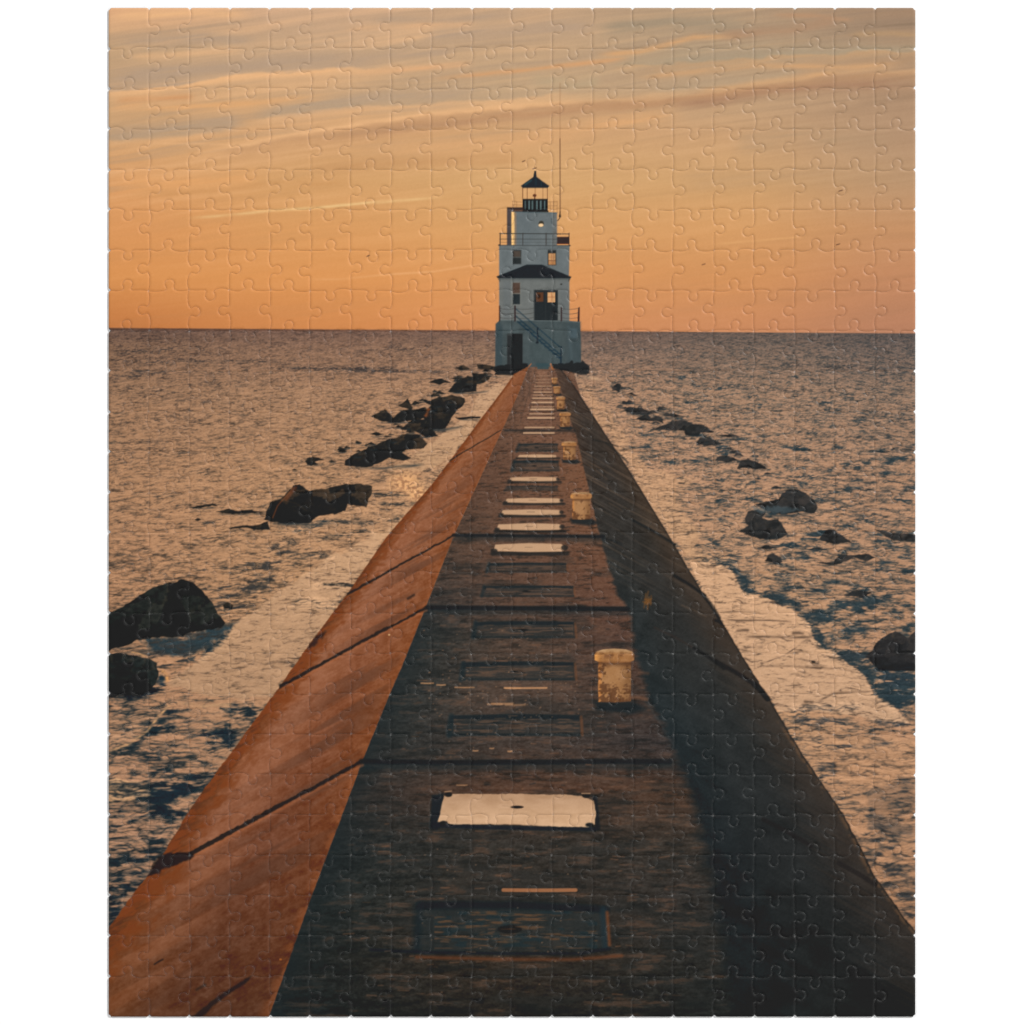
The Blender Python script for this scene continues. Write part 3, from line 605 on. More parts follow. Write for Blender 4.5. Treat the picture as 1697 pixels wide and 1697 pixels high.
    # pale cover plates
    def plate(a, b, c_, d_, sl=0):
        h = d_ - c_; e = h * .42
        line([(a - 3, d_ + h * .25), (b + 5, d_ + h * .25)], h * .45 + .8, (34, 36, 36), .8, 1.6 + h * .12)
        poly([(a + 2, c_ + h * .18), ((a + b) / 2, c_), (b - 5, c_ + h * .12), (b - 1, c_ + h * .3), (b, d_ - h * .12), (b - 5, d_), ((a + b) / 2, d_ + h * .06), (a + 4, d_ - h * .06), (a - 1, d_ - h * .12)], (196, 156, 121), 1, 1.5)
        if h > 5:
            ell(b + h * .05, c_ + h * .55, e, e * .8, (40, 38, 36), .85, 2); ell(a - h * .02, d_ - h * .1, e, e * .6, (40, 38, 36), .85, 2)
            line([((a + b) / 2 - 7, (c_ + d_) / 2), ((a + b) / 2 + 5, (c_ + d_) / 2)], 1.2, (120, 96, 76), .7, 1.4)
    for q in ((819, 935, 900, 914), (824, 931, 867, 878), (831, 930, 844, 853), (838, 930, 825, 833), (845, 924, 790, 797), (859, 922, 753, 758)): plate(*q)
    for a, b, yy, w in ((868, 918, 717.5, 2.4), (870, 918, 708.5, 2.2), (875, 918, 692.5, 2.6), (878, 917, 686, 1.6), (880, 917, 678.5, 3), (881, 917, 674.5, 1.4), (882, 916, 667, 2.6), (883, 916, 660, 2.0), (884, 915, 655, 1.5), (885, 914, 650, 1.6), (885, 914, 645, 1.0), (886, 913, 640, 1.4), (887, 912, 634, 1.0), (888, 912, 629, 1.0), (889, 911, 623, 1.0)):
        line([(a, yy), (b, yy)], w, (206, 166, 130), .9 if w > 1.5 else .7, 1.2)
        line([(a - 3, yy + w), (b + 3, yy + w)], w * .7, (66, 52, 46), .7, 1.2)
    # nearest plate
    poly([(716, 1318), (736, 1314), (728, 1366), (724, 1376), (712, 1372)], (24, 34, 39), .9, 4)
    line([(726, 1368), (850, 1372), (986, 1374)], 7, (22, 34, 40), .95, 3)
    line([(986, 1322), (991, 1372)], 7, (24, 32, 36), .9, 4)
    s, m = poly_alpha([(736, 1319), (746, 1316), (850, 1315.5), (940, 1317), (966, 1320), (984, 1327), (987, 1345), (986, 1366), (974, 1371), (900, 1369), (850, 1366), (752, 1366), (726, 1362), (731, 1340)], 1.6, .5, 9)
    c = mix(np.broadcast_to(np.array((184, 145, 112), np.float32), C[s].shape), (210, 169, 132), sstep(1316, 1360, gy[s])) + ((fbm(gx[s] / 22, gy[s] / 8, 4) - .5) * 24)[..., None]
    put(s, c, m)
    ell(743, 1317, 6.5, 4, (26, 26, 25), 1, 1.6); line([(737, 1312), (748, 1311)], 1.6, (186, 142, 104), .8, 1.2)
    ell(971, 1319, 6.5, 3.6, (28, 26, 25), 1, 1.6); line([(964, 1315), (978, 1315)], 1.6, (196, 150, 112), .8, 1.2)
    ell(735, 1364, 7, 4, (24, 30, 32), 1, 2); ell(977, 1367, 7, 3.6, (24, 32, 34), 1, 2.4)
    ell(857, 1337.5, 11, 2.6, (34, 28, 25), 1, 1.4); line([(832, 1335), (850, 1337)], 1.2, (150, 116, 88), .6, 1.6)

    # bollards
    def bollard(x0, x1, y0, y1):
        w = x1 - x0; h = y1 - y0; k = h * .25
        poly([(x0 - w * .02, y1 - 1), (x1, y1 - 1), (x1 + w * .3, y1 + h * .14), (x1 - w * .1, y1 + h * .24), (x0 + w * .05, y1 + h * .16)], (28, 36, 39), .85, max(2, w * .12))
        a = x0 + w * .09; b = x1 - w * .08
        s, m = poly_alpha([(a, y0 + k * .9), (b, y0 + k * .9), (b, y1 - h * .01), ((a + b) / 2, y1 + h * .012), (a, y1)], 1.2)
        x = gx[s]; y = gy[s]; f = np.clip((x - a) / (b - a), 0, 1)
        c = mix(np.broadcast_to(np.array((212, 138, 72), np.float32), C[s].shape), (166, 120, 78), sstep(0, .16, f))
        c = mix(c, (128, 90, 58), sstep(.55, 1, f) * .8)
        c = mix(c, (120, 80, 50), sstep(.10, .0, f) * .25) + ((fbm(x / 8, y / 8, 3) - .5) * 20)[..., None]
        ru = .5 * fbm(x / max(4, w * .2) + x0, y / max(4, w * .2), 2) + .5 * fbm(x / 3.2 + x0, y / 2.8, 2) + .20 * sstep(y0 + h * .5, y1, y) + .12 * np.exp(-((f - .14) / .12) ** 2)
        c = mix(c, (96, 62, 40), sstep(.58, .74, ru) * .85)
        c = mix(c, (70, 44, 30), np.exp(-((y - y0 - k * 1.1) / (k * .22)) ** 2) * .6)
        put(s, c, m)
        cap = [(x0, y0 + k * .42), (x0 + w * .04, y0 + k * .22), (x0 + w * .2, y0 + k * .06), (x0 + w * .5, y0), (x1 - w * .2, y0 + k * .06), (x1 - w * .04, y0 + k * .24), (x1, y0 + k * .45), (x1, y0 + k * .86), (x1 - w * .12, y0 + k * 1.02), (x0 + w * .5, y0 + k * 1.08), (x0 + w * .12, y0 + k * 1.02), (x0, y0 + k * .86)]
        s, m = poly_alpha(cap, 1.2)
        x = gx[s]; y = gy[s]; f = np.clip((x - x0) / w, 0, 1); g = np.clip((y - y0) / k, 0, 1.1)
        c = mix(np.broadcast_to(np.array((184, 144, 102), np.float32), C[s].shape), (164, 114, 70), sstep(.1, .45, g))
        c = mix(c, (220, 152, 82), np.exp(-(f / .12) ** 2) * sstep(.2, .5, g)) + ((fbm(x / 7, y / 5, 3) - .5) * 24)[..., None]
        c = mix(c, (112, 72, 46), sstep(.55, .68, fbm(x / max(3, w * .13) + 9, y / max(2.4, w * .08) + x0, 3)) * .7 * np.exp(-((g - .5) / .25) ** 2))
        c = mix(c, (120, 76, 44), sstep(.85, 1.05, g) * .6)
        put(s, c, m)
    for q in ((914, 924, 626, 637), (917, 929, 640, 653), (922, 937, 657, 678), (927, 946, 683, 707), (931, 956, 731.5, 762), (945.5, 981, 815.5, 860.5), (985.5, 1051, 1075, 1163)): bollard(*q)
    line([(1060, 1114), (1074, 1116)], 4, (104, 72, 54), .5, 4); line([(1046, 1156), (1060, 1156), (1072, 1159)], 5, (120, 84, 62), .6, 4)

# ------------------------------------------------------------------ printed lighthouse
def paint_lighthouse():
    def wall(pts, col, amp=8, streak=True):
        s, m = poly_alpha(pts, 1.0)
        x = gx[s]; y = gy[s]
        c = np.broadcast_to(np.asarray(col, np.float32), x.shape + (3,)) + ((fbm(x / 9, y / 14, 4) - .5) * amp * 2)[..., None]
        put(s, c, m)
    dk = (44, 46, 45)
    # mast
    line([(928, 138), (928, 230)], 1.2, (150, 108, 76), .55, 1.2); line([(928, 230), (928.3, 352)], 1.7, (106, 72, 50), .85, 1.1)
    poly([(926, 360), (928, 348), (930, 360)], (40, 30, 26))
    line([(914, 366), (920, 367), (925, 365), (929, 359)], 1.2, (50, 46, 42))
    # lantern
    rect(866.5, 309, 907.5, 332, (226, 172, 118), .35)
    for xx in (866.3, 873.5, 886.8, 899.6, 907.3): line([(xx, 310), (xx, 332)], 1.1, (104, 62, 38), .9 if xx not in (886.8, 899.6) else .6, 1)
    ell(886, 324, 3.2, 2.6, (96, 54, 34)); line([(886, 326), (886, 331)], 1.6, (80, 46, 30))
    poly([(863, 308), (872, 301.5), (884, 293), (885.4, 283), (888.6, 283), (889.4, 293), (901, 301.5), (910.5, 308), (907.5, 311.5), (866, 311.5)], (26, 38, 44))
    line([(880, 299), (870, 306)], 2.4, (60, 96, 104), .6, 2.5); line([(888, 296), (888, 306)], 2, (52, 82, 92), .5, 3); line([(897, 301), (897, 308)], .9, (74, 92, 96), .5, 1)
    rect(866, 329.5, 908, 350.5, (24, 31, 32))
    for xx, w in ((870.6, 1.4), (877, 2.3), (882.4, 2.3), (889.8, 2.3), (896.2, 2.5), (902.6, 1.8)): line([(xx, 333.5), (xx, 346)], w, (104, 124, 124), .85, 1.2)
    for p in ([(849, 333.5), (866, 335)], [(849, 339.5), (866, 340)], [(908, 334.5), (923.5, 334)], [(908, 341), (923.5, 341)], [(849.5, 333), (849.5, 345)], [(923.3, 334), (923.3, 352)], [(917, 334), (917, 350)], [(856, 334), (856, 345)], [(912, 334), (912, 350)]): line(p, .8, (120, 82, 54), .75, 1)
    # watch room
    wall([(848, 349), (866, 350), (923, 352), (923, 407), (848, 407)], (104, 111, 112))
    rect(916, 353, 923, 407, (112, 108, 102), .45, 4); rect(858, 352, 880, 407, (98, 107, 110), .4, 8)
    rect(840, 344, 848, 407, (76, 68, 68)); rect(840, 343.5, 868, 347.5, (58, 46, 44)); rect(848, 347, 868, 351, (62, 44, 40), .8)
    rect(847.6, 351, 852.8, 407, (244, 194, 124), 1, 1.4); line([(854.4, 352), (854.4, 406)], 2.4, (150, 118, 92), .7, 2)
    rect(866, 349, 909, 351.5, (22, 27, 28)); line([(853, 351.5), (923, 353)], 1.4, (82, 96, 100), .8)
    k = np.linspace(0, 2 * math.pi, 30)
    ell(897, 371, 4.6, 5.2, (58, 54, 44)); ell(896.6, 373.2, 4.1, 2.7, (244, 206, 158), 1, 1.2)
    line([(914, 362), (914, 370)], 1.4, (60, 68, 70), .7)
    # gallery and rails
    wall([(827, 406.5), (944, 406.5), (943, 460), (827, 460)], (104, 111, 112))
    rect(923, 392.5, 943.5, 404.5, (52, 38, 38)); line([(923, 404.5), (943, 404.5)], 1.2, (150, 82, 48), .8)
    for y_, w in ((387.2, 1.3), (396.2, 1.0), (401.5, .6)): line([(828, y_), (923, y_ + .3), (943.5, y_ + .5)], w, (50, 52, 50), .9)
    for xx, w in ((829, 1.8), (866.5, 1), (905, 1.5), (943.2, 1.4)): line([(xx, 386.5), (xx, 407)], w, (54, 46, 42), .9)
    line([(826.5, 406.5), (944.5, 407)], 1.6, (70, 74, 74), .9); ell(827, 406, 1.4, 1.2, dk); ell(944, 407, 1.4, 1.2, dk)
    for (a, b, c_, d_) in ((850, 414.5, 863.5, 437.5), (908, 414.5, 921.5, 439.5)):
        rect(a - .8, b - .8, c_ + .8, d_ + .6, (84, 88, 88)); rect(a, b, c_, d_, (42, 46, 46))
    rect(851, 416, 862.5, 425.5, (78, 68, 60)); line([(850, 426.3), (863.5, 426.3)], 1, (104, 106, 102))
    rect(909, 420, 920.5, 438.5, (196, 146, 98)); line([(914.8, 420), (914.8, 438)], 1, (128, 78, 46), .8); line([(909, 426), (920.5, 426)], .9, (150, 94, 56), .7); line([(909, 432), (920.5, 432)], 1.4, (104, 62, 40), .9); rect(909, 434, 920.5, 438.5, (168, 112, 66), .6)
    # lower roof
    wall([(827, 459), (943.5, 459), (943.5, 533), (827, 533)], (110, 113, 110), 7)
    rect(834, 466, 846, 530, (98, 104, 106), .4, 5); rect(928, 466, 943, 530, (98, 104, 106), .4, 5)
    for yy in range(468, 530, 6): line([(828, yy), (943, yy)], .7, (96, 100, 98), .35)
    poly([(822.5, 458.2), (873, 438.4), (898, 438.4), (947, 458.8), (945.5, 461.5), (825, 461.3)], (27, 36, 40)); line([(826, 463), (944.5, 463.2)], 1.6, (82, 86, 84), .9); line([(827, 465.5), (944, 465.5)], .8, (92, 96, 94), .8)
    for (xx, h) in ((827, 1), (944, 1)): line([(xx, 461), (xx + (1.5 if xx < 880 else -1.5), 466)], 1.2, dk, .8)
    rect(848.6, 467.5, 862.8, 506, (120, 122, 116)); rect(849.6, 468.5, 861.8, 486, (84, 66, 56)); rect(849.6, 487, 861.8, 504.5, (40, 47, 49)); line([(848.6, 486.4), (862.8, 486.4)], 1.2, (128, 124, 114)); line([(847.8, 505.5), (863.5, 505.5)], 1.4, (124, 124, 118))
    rect(884.5, 480, 925, 531, (66, 70, 70)); rect(885.8, 481, 924, 531, (37, 42, 44))
    rect(888.5, 484.5, 900.5, 500, (92, 58, 38)); ell(893, 491, 3, 3.5, (44, 34, 28), .8, 2); rect(907.5, 484.5, 920, 501, (214, 162, 112)); line([(913.8, 484.5), (913.8, 501)], 1, (160, 96, 56), .9); line([(907.5, 492.3), (920, 492.3)], 1, (150, 90, 54), .9)
    line([(904, 481), (904, 531)], .9, (58, 62, 62), .7); ell(930.2, 471, 1.6, 1.2, (40, 36, 32)); ell(918, 516, 3, 7, (26, 30, 32), .5, 3)
    # base block
    wall([(821.5, 537), (828, 530.8), (884, 531), (942, 531.5), (961.5, 533.5), (962.5, 560), (963, 606), (820.5, 610), (821, 560)], (69, 79, 80), 9)
    poly([(821.5, 537), (828, 531), (833, 545), (832, 606), (820.5, 608)], (58, 71, 75), .7, 3); rect(940, 534, 962, 604, (60, 72, 76), .5, 7); rect(880, 548, 930, 600, (70, 83, 84), .4, 12)
    rect(833, 538, 860, 552, (84, 96, 98), .35, 5); line([(942, 541), (944, 560), (948, 600)], 3, (92, 108, 112), .4, 4); rect(944, 544, 956, 560, (86, 104, 112), .45, 3)
    line([(828, 531), (884, 531.4), (961, 533.4)], 1, (100, 110, 110), .8)
    rect(840, 552.5, 866.5, 606, (58, 62, 62)); rect(847, 553, 866, 606, (31, 35, 36)); rect(841, 556, 847, 606, (44, 46, 47))
    # stair and its rails
    for (ax, ay, bx, by, w) in ((854, 511, 930, 577, 1.6), (854, 523, 929, 588, 2), (858, 533, 928, 594, 2.4)):
        line([(ax, ay), (bx, by)], w, (24, 50, 64), .85, 1.2)
    for i in range(11):
        t = i / 10; xx = 862 + 64 * t; yy = 534 + 58 * t
        line([(xx - 4, yy), (xx + 5, yy)], 1.3, (26, 46, 58), .8, 1)
    line([(890.7, 543), (890.5, 566)], 2.2, (26, 40, 48)); ell(890.3, 567.5, 2.6, 2, (26, 36, 42)); line([(930, 575), (929.5, 603)], 2.6, (24, 44, 54)); line([(926, 603), (933, 603)], 2, (28, 36, 40))
    poly([(932, 574), (936, 580), (933, 587)], (94, 112, 116), .5, 2)
    # rope rails
    for a, b in ((828.5, 853.5), (853.5, 884), (930.3, 958)):
        for yy in (511, 518.5, 526):
            xs = np.linspace(a, b, 7); sag = 1.8 * (1 - ((xs - (a + b) / 2) / ((b - a) / 2)) ** 2)
            line(np.stack([xs, yy + sag], 1), .9, (60, 58, 56), .75, 1)
    for xx, a, w in ((828, 507.5, 2.4), (853.4, 507.5, 2.4), (930.4, 509.5, 2.2)): line([(xx, a), (xx, 531.5)], w, (48, 32, 32))
    poly([(957, 533), (958, 510), (961, 508.5), (960.5, 533)], (56, 36, 36))
    # footing and landing
    poly([(915, 603), (930, 604), (944, 601), (946, 597), (949, 597), (950, 602), (963, 600), (966, 597), (973, 604), (977, 606), (977, 619), (962, 621), (948, 617), (930, 614), (918, 610)], (36, 38, 39), 1, 1.4, .6, 5)
    poly([(822, 606), (840, 604), (874, 602), (876, 607), (866, 612), (846, 622), (826, 622), (818, 614)], (32, 34, 35), 1, 1.4, .6, 5)
    poly([(888, 602), (910, 602), (909, 612), (891, 612)], (54, 74, 78), .9, 1.4)
    stroke([(822, 622), (850, 624), (840, 626)], 2, (196, 152, 116), .6, .5, 3); stroke([(940, 622), (975, 624), (1000, 632)], 3, (198, 160, 126), .7, .7, 2)
    line([(880, 603), (876, 608)], 1.6, (190, 110, 62), .8); line([(912.5, 603), (916, 612)], 2, (198, 116, 62), .8)

paint_sky(); paint_sea(); paint_shallows(); paint_stones(); paint_pier(); paint_lighthouse()
C += ((fbm(gx / 1.6, gy / 1.6, 2) - .5) * 7)[..., None]
C = np.clip(C, 2, 255)
PRINT = np.where(C / 255 <= .04045, C / 255 / 12.92, ((C / 255 + .055) / 1.055) ** 2.4).astype(np.float32)

# ------------------------------------------------------------------ die-cut lines
VR = {0: "RLRRLRLLLRRLRRRLRRL", 1: "RLRRLLRRLLRRLLRRLLR", 2: "RLLRLRRLRLRLRLRLRRR", 3: "LRRLRLLLRLLLLLLRLLR", 4: "RLLRLRLRRLRRLRRRRRR", 5: "LRLRLLLLRLRRRRRLRRR", 6: "LRRRLRLLRLLRRRRRLRL", 7: "LRLLRLLLLLRRRLLLLRR", 8: "................LRR",
      15: ".........RRLLLR....", 16: ".........RLRLLL....", 17: ".........RLRLLRR...", 18: "..........RLLLLR...", 19: "...........RLRRLR..", 20: ".R.L.RRLLRRRRRRRLL.", 21: ".RRRRLLLRLLLRRRLRR.", 22: ".LRRRLLLLLRLLLRLRRR", 23: "LLLLRLRLLLRLRRRRLRL", 24: "LLLRRLLRRLRRRLRRRRR"}
HR = {0: "DDUDUUUUDDDDUUDUDUUD", 1: "UUDDDUDUUDDUDUUDDDDD", 2: "DUDDUDDUUUDUUUDDUDUU", 3: "DDUDDDUUUDUUUDUUDUUU", 4: "DUUUUDUDDDDDUDDDDUUU", 5: "DUDDUUDDDDDDUUUDDUUD", 6: "UUDUUDDUUDDDDDDUDDUU", 7: "UDDDUDDUUDDDDDUUUDUD",
      14: "..........DUDUU.....", 15: "...........U.DUDUD.U", 16: "..........DD.DDDUUU.", 17: "............UUDDD...", 18: "...........UUUUUD...", 19: "..D.D.....DDDUDDUD..", 20: "....D.UDDDUDUDDDDU..", 21: ".U.DUUUUDU..DDDUDDU.", 22: "DUDUUDDD...D.DDUUUDU", 23: "UUDUDUDDDDUDDDUUUDUU"}
edges = []            # (polyline Nx2, piece on the minus side, piece on the plus side, axis)

def edge_curve(p0, p1, sgn):
    """cut from p0 to p1 with one round knob; returns points"""
    L = math.hypot(p1[0] - p0[0], p1[1] - p0[1])
    ux, uy = (p1[0] - p0[0]) / L, (p1[1] - p0[1]) / L
    nx, ny = -uy, ux
    m = L / 2 + rng.uniform(-3, 3); h = rng.uniform(9.6, 11.2); r = rng.uniform(7.4, 8.3); nk = rng.uniform(4.9, 5.9); lean = rng.uniform(-1.4, 1.4)
    b0, b1 = rng.uniform(-1.2, 3.0), rng.uniform(-1.2, 3.0)
    pts = [(0, 0), (L * .16, -b0), (m - 13, -b0 * .6), (m - 8.2, .6), (m - nk - .4, 3.2)]
    for ang in np.linspace(math.radians(208), math.radians(-28), 11):
        pts.append((m + lean + r * math.cos(ang), h + r * .98 * math.sin(ang)))
    pts += [(m + nk + .4, 3.2), (m + 8.2, .6), (m + 13, -b1 * .6), (L * .84, -b1), (L, 0)]
    p = np.array(pts); q = np.vstack([2 * p[0] - p[1], p, 2 * p[-1] - p[-2]])
    out = []
    for i in range(1, len(q) - 2):
        a, b, c, d = q[i - 1], q[i], q[i + 1], q[i + 2]
        k = 4
        for t in np.arange(k) / k:
            out.append(.5 * (2 * b + (c - a) * t + (2 * a - 5 * b + 4 * c - d) * t * t + (3 * b - a - 3 * c + d) * t ** 3))
    out.append(q[-2])
    o = np.array(out)
    return np.stack([p0[0] + ux * o[:, 0] + nx * sgn * o[:, 1], p0[1] + uy * o[:, 0] + ny * sgn * o[:, 1]], 1)

node = np.zeros((NR + 1, NC + 1, 2))
for j in range(NR + 1):
    for i in range(NC + 1):
        node[j, i] = (X0 + i * PW + (rng.uniform(-1.2, 1.2) if 0 < i < NC else 0), Y0 + j * PH + (rng.uniform(-1.2, 1.2) if 0 < j < NR else 0))
for r in range(NR):
    for c in range(NC - 1):
        ch = VR.get(r, "." * 19)[c]
        if ch == '.': ch = rng.choice(['R', 'L'])
        # walking down, normal (-uy,ux) points to -x, so a knob to the right needs sgn -1
        edges.append((edge_curve(node[r, c + 1], node[r + 1, c + 1], -1 if ch == 'R' else 1), r * NC + c, r * NC + c + 1, 'v'))
for r in range(NR - 1):
    for c in range(NC):
        ch = HR.get(r, "." * 20)[c]
        if ch == '.': ch = rng.choice(['D', 'U'])
        edges.append((edge_curve(node[r + 1, c], node[r + 1, c + 1], 1 if ch == 'D' else -1), r * NC + c, (r + 1) * NC + c, 'h'))

# ------------------------------------------------------------------ fine grid of the sheet, cut into pieces
STEP = 1.2
nx, ny = int(round((X1 - X0) / STEP)), int(round((Y1 - Y0) / STEP))
sx, sy = (X1 - X0) / nx, (Y1 - Y0) / ny
vx = (X0 + np.arange(nx + 1) * sx); vy = (Y0 + np.arange(ny + 1) * sy)
VX, VY = np.meshgrid(vx, vy)
VX = VX.astype(np.float32); VY = VY.astype(np.float32)
cxs = vx[:-1] + sx / 2; cys = vy[:-1] + sy / 2
CX, CY = np.meshgrid(cxs, cys)
PID = np.clip(((CY - Y0) / PH).astype(int), 0, NR - 1) * NC + np.clip(((CX - X0) / PW).astype(int), 0, NC - 1)
DIST = np.full(VX.shape, 99.0, np.float32); NEX = VX.copy(); NEY = VY.copy()
for pl, pa, pb, ax in edges:
    lo = pl.min(0); hi = pl.max(0)
    # ownership of the cells between the straight grid line and the curve
    g = X0 + round((pl[0, 0] - X0) / PW) * PW if ax == 'v' else Y0 + round((pl[0, 1] - Y0) / PH) * PH
    p0, p1 = pl[0], pl[-1]
    i0 = max(0, int((lo[0] - 4 - X0) / sx)); i1 = min(nx, int((hi[0] + 4 - X0) / sx) + 1)
    j0 = max(0, int((lo[1] - 4 - Y0) / sy)); j1 = min(ny, int((hi[1] + 4 - Y0) / sy) + 1)
    x = CX[j0:j1, i0:i1]; y = CY[j0:j1, i0:i1]
    if ax == 'v': loop = np.vstack([pl, [(g, p1[1])], [(g, p0[1])]])
    else: loop = np.vstack([pl, [(p1[0], g)], [(p0[0], g)]])
    ins = np.zeros(x.shape, bool)
    n = len(loop)
    for k in range(n):
        ax_, ay_ = loop[k]; bx_, by_ = loop[(k + 1) % n]
        if ay_ == by_: continue
        if max(ay_, by_) < y[0, 0] or min(ay_, by_) > y[-1, 0]: continue
        ins ^= ((ay_ > y) != (by_ > y)) & (x < (bx_ - ax_) * (y - ay_) / (by_ - ay_) + ax_)
    sub = PID[j0:j1, i0:i1]
    plus = (x > g) if ax == 'v' else (y > g)
    sub[ins & plus] = pa; sub[ins & ~plus] = pb
    # distance of the grid points to the cut
    R = 7
    i0 = max(0, int((lo[0] - R - X0) / sx)); i1 = min(nx + 1, int((hi[0] + R - X0) / sx) + 2)
    j0 = max(0, int((lo[1] - R - Y0) / sy)); j1 = min(ny + 1, int((hi[1] + R - Y0) / sy) + 2)
    for k in range(len(pl) - 1):
        a = pl[k]; b = pl[k + 1]
        a0 = max(i0, int((min(a[0], b[0]) - R - X0) / sx)); a1 = min(i1, int((max(a[0], b[0]) + R - X0) / sx) + 2)
        b0 = max(j0, int((min(a[1], b[1]) - R - Y0) / sy)); b1 = min(j1, int((max(a[1], b[1]) + R - Y0) / sy) + 2)
        x = VX[b0:b1, a0:a1]; y = VY[b0:b1, a0:a1]
        if x.size == 0: continue
        ex, ey = b - a
        t = np.clip(((x - a[0]) * ex + (y - a[1]) * ey) / (ex * ex + ey * ey + 1e-9), 0, 1)
        qx = a[0] + t * ex; qy = a[1] + t * ey
        d = np.hypot(x - qx, y - qy)
        D = DIST[b0:b1, a0:a1]; m = d < D
        D[m] = d[m]; NEX[b0:b1, a0:a1][m] = qx[m]; NEY[b0:b1, a0:a1][m] = qy[m]
# corners of the pieces (rounded by the die)
CORN = np.full(VX.shape, 99.0, np.float32)
for j in range(NR + 1):
    for i in range(NC + 1):
        qx, qy = node[j, i]
        a0 = max(0, int((qx - 8 - X0) / sx)); a1 = min(nx + 1, int((qx + 8 - X0) / sx) + 2); b0 = max(0, int((qy - 8 - Y0) / sy)); b1 = min(ny + 1, int((qy + 8 - Y0) / sy) + 2)
        d = np.hypot(VX[b0:b1, a0:a1] - qx, VY[b0:b1, a0:a1] - qy)
        CORN[b0:b1, a0:a1] = np.minimum(CORN[b0:b1, a0:a1], d)
RIM = np.minimum(np.minimum(VX - X0, X1 - VX), np.minimum(VY - Y0, Y1 - VY))

# heights: pillowed pieces, pressed down along every cut
THICK = 1.2e-3
def dip(d, w): return np.clip(1 - d / w, 0, 1) ** 2
Z = THICK - 0.00033 * dip(DIST, 4.2) - 0.00036 * dip(RIM, 3.4) - 0.00012 * dip(CORN, 4.5)

# colours at the grid points
fi = np.clip(VX - X0 - .5, 0, W - 1.001); fj = np.clip(VY - Y0 - .5, 0, H - 1.001)
i0 = fi.astype(int); j0 = fj.astype(int); tx = (fi - i0)[..., None]; ty = (fj - j0)[..., None]
i1 = np.minimum(i0 + 1, W - 1); j1 = np.minimum(j0 + 1, H - 1)
COL = (PRINT[j0, i0] * (1 - tx) + PRINT[j0, i1] * tx) * (1 - ty) + (PRINT[j1, i0] * (1 - tx) + PRINT[j1, i1] * tx) * ty
EXPO = 0.82                       # ink reflectance that shows the wanted tone under the lamps below
COL = np.maximum(COL * EXPO - 0.0120, .0006)
# bare grey board shows where the die nipped the corners
COL = mix(COL, (.36, .35, .34), np.clip(1 - CORN / 2.2, 0, 1) * .20)

# which grid points lie on a cut
pad = np.full((ny + 2, nx + 2), -1); pad[1:-1, 1:-1] = PID
q4 = np.stack([pad[:-1, :-1], pad[:-1, 1:], pad[1:, :-1], pad[1:, 1:]])
mx = np.where(q4 < 0, q4.max(0), q4).max(0); mn = np.where(q4 < 0, q4.max(0), q4).min(0)
ONCUT = (mx != mn) & (DIST < 1.6)
SX = np.where(ONCUT, NEX, VX); SY = np.where(ONCUT, NEY, VY)
# nipped corners on the outer rim: the rim swings in to a small V at every cut
for j in range(NR + 1):
    for i in (0, NC):
        qy = node[j, i, 1]; col = 0 if i == 0 else nx
        w = np.clip(1 - np.abs(VY[:, col] - qy) / 3.4, 0, 1) ** 1.3 * 3.2
        SX[:, col] += w * (1 if i == 0 else -1)
        SX[:, 1 if i == 0 else nx - 1] += w * (.7 if i == 0 else -.7); SX[:, 2 if i == 0 else nx - 2] += w * (.35 if i == 0 else -.35)
for i in range(NC + 1):
    for j in (0, NR):
        qx = node[j, i, 0]; row = 0 if j == 0 else ny
        w = np.clip(1 - np.abs(VX[row] - qx) / 3.4, 0, 1) ** 1.3 * 3.2
        SY[row] += w * (1 if j == 0 else -1)
        SY[1 if j == 0 else ny - 1] += w * (.7 if j == 0 else -.7); SY[2 if j == 0 else ny - 2] += w * (.35 if j == 0 else -.35)

# ------------------------------------------------------------------ materials
def new_mat(name):
    m = bpy.data.materials.new(name); m.use_nodes = True
    nt = m.node_tree; b = nt.nodes.get('Principled BSDF')
    return m, nt, b

m_print, nt, b = new_mat('printed_puzzle_board')
att = nt.nodes.new('ShaderNodeAttribute'); att.attribute_name = 'ink'
nt.links.new(att.outputs['Color'], b.inputs['Base Color'])
b.inputs['Roughness'].default_value = .42
b.inputs['Specular IOR Level'].default_value = .34
tc = nt.nodes.new('ShaderNodeTexCoord'); nz = nt.nodes.new('ShaderNodeTexNoise'); nz.inputs['Scale'].default_value = 900; nz.inputs['Detail'].default_value = 3
bp = nt.nodes.new('ShaderNodeBump'); bp.inputs['Strength'].default_value = .05; bp.inputs['Distance'].default_value = .0004
nt.links.new(tc.outputs['Object'], nz.inputs['Vector']); nt.links.new(nz.outputs['Fac'], bp.inputs['Height']); nt.links.new(bp.outputs['Normal'], b.inputs['Normal'])

m_core, nt, b = new_mat('grey_board_core')
nz = nt.nodes.new('ShaderNodeTexNoise'); nz.inputs['Scale'].default_value = 700; nz.inputs['Detail'].default_value = 4
rp = nt.nodes.new('ShaderNodeValToRGB'); rp.color_ramp.elements[0].color = (.34, .33, .32, 1); rp.color_ramp.elements[1].color = (.50, .49, .47, 1)
nt.links.new(nz.outputs['Fac'], rp.inputs['Fac']); nt.links.new(rp.outputs['Color'], b.inputs['Base Color']); b.inputs['Roughness'].default_value = .9

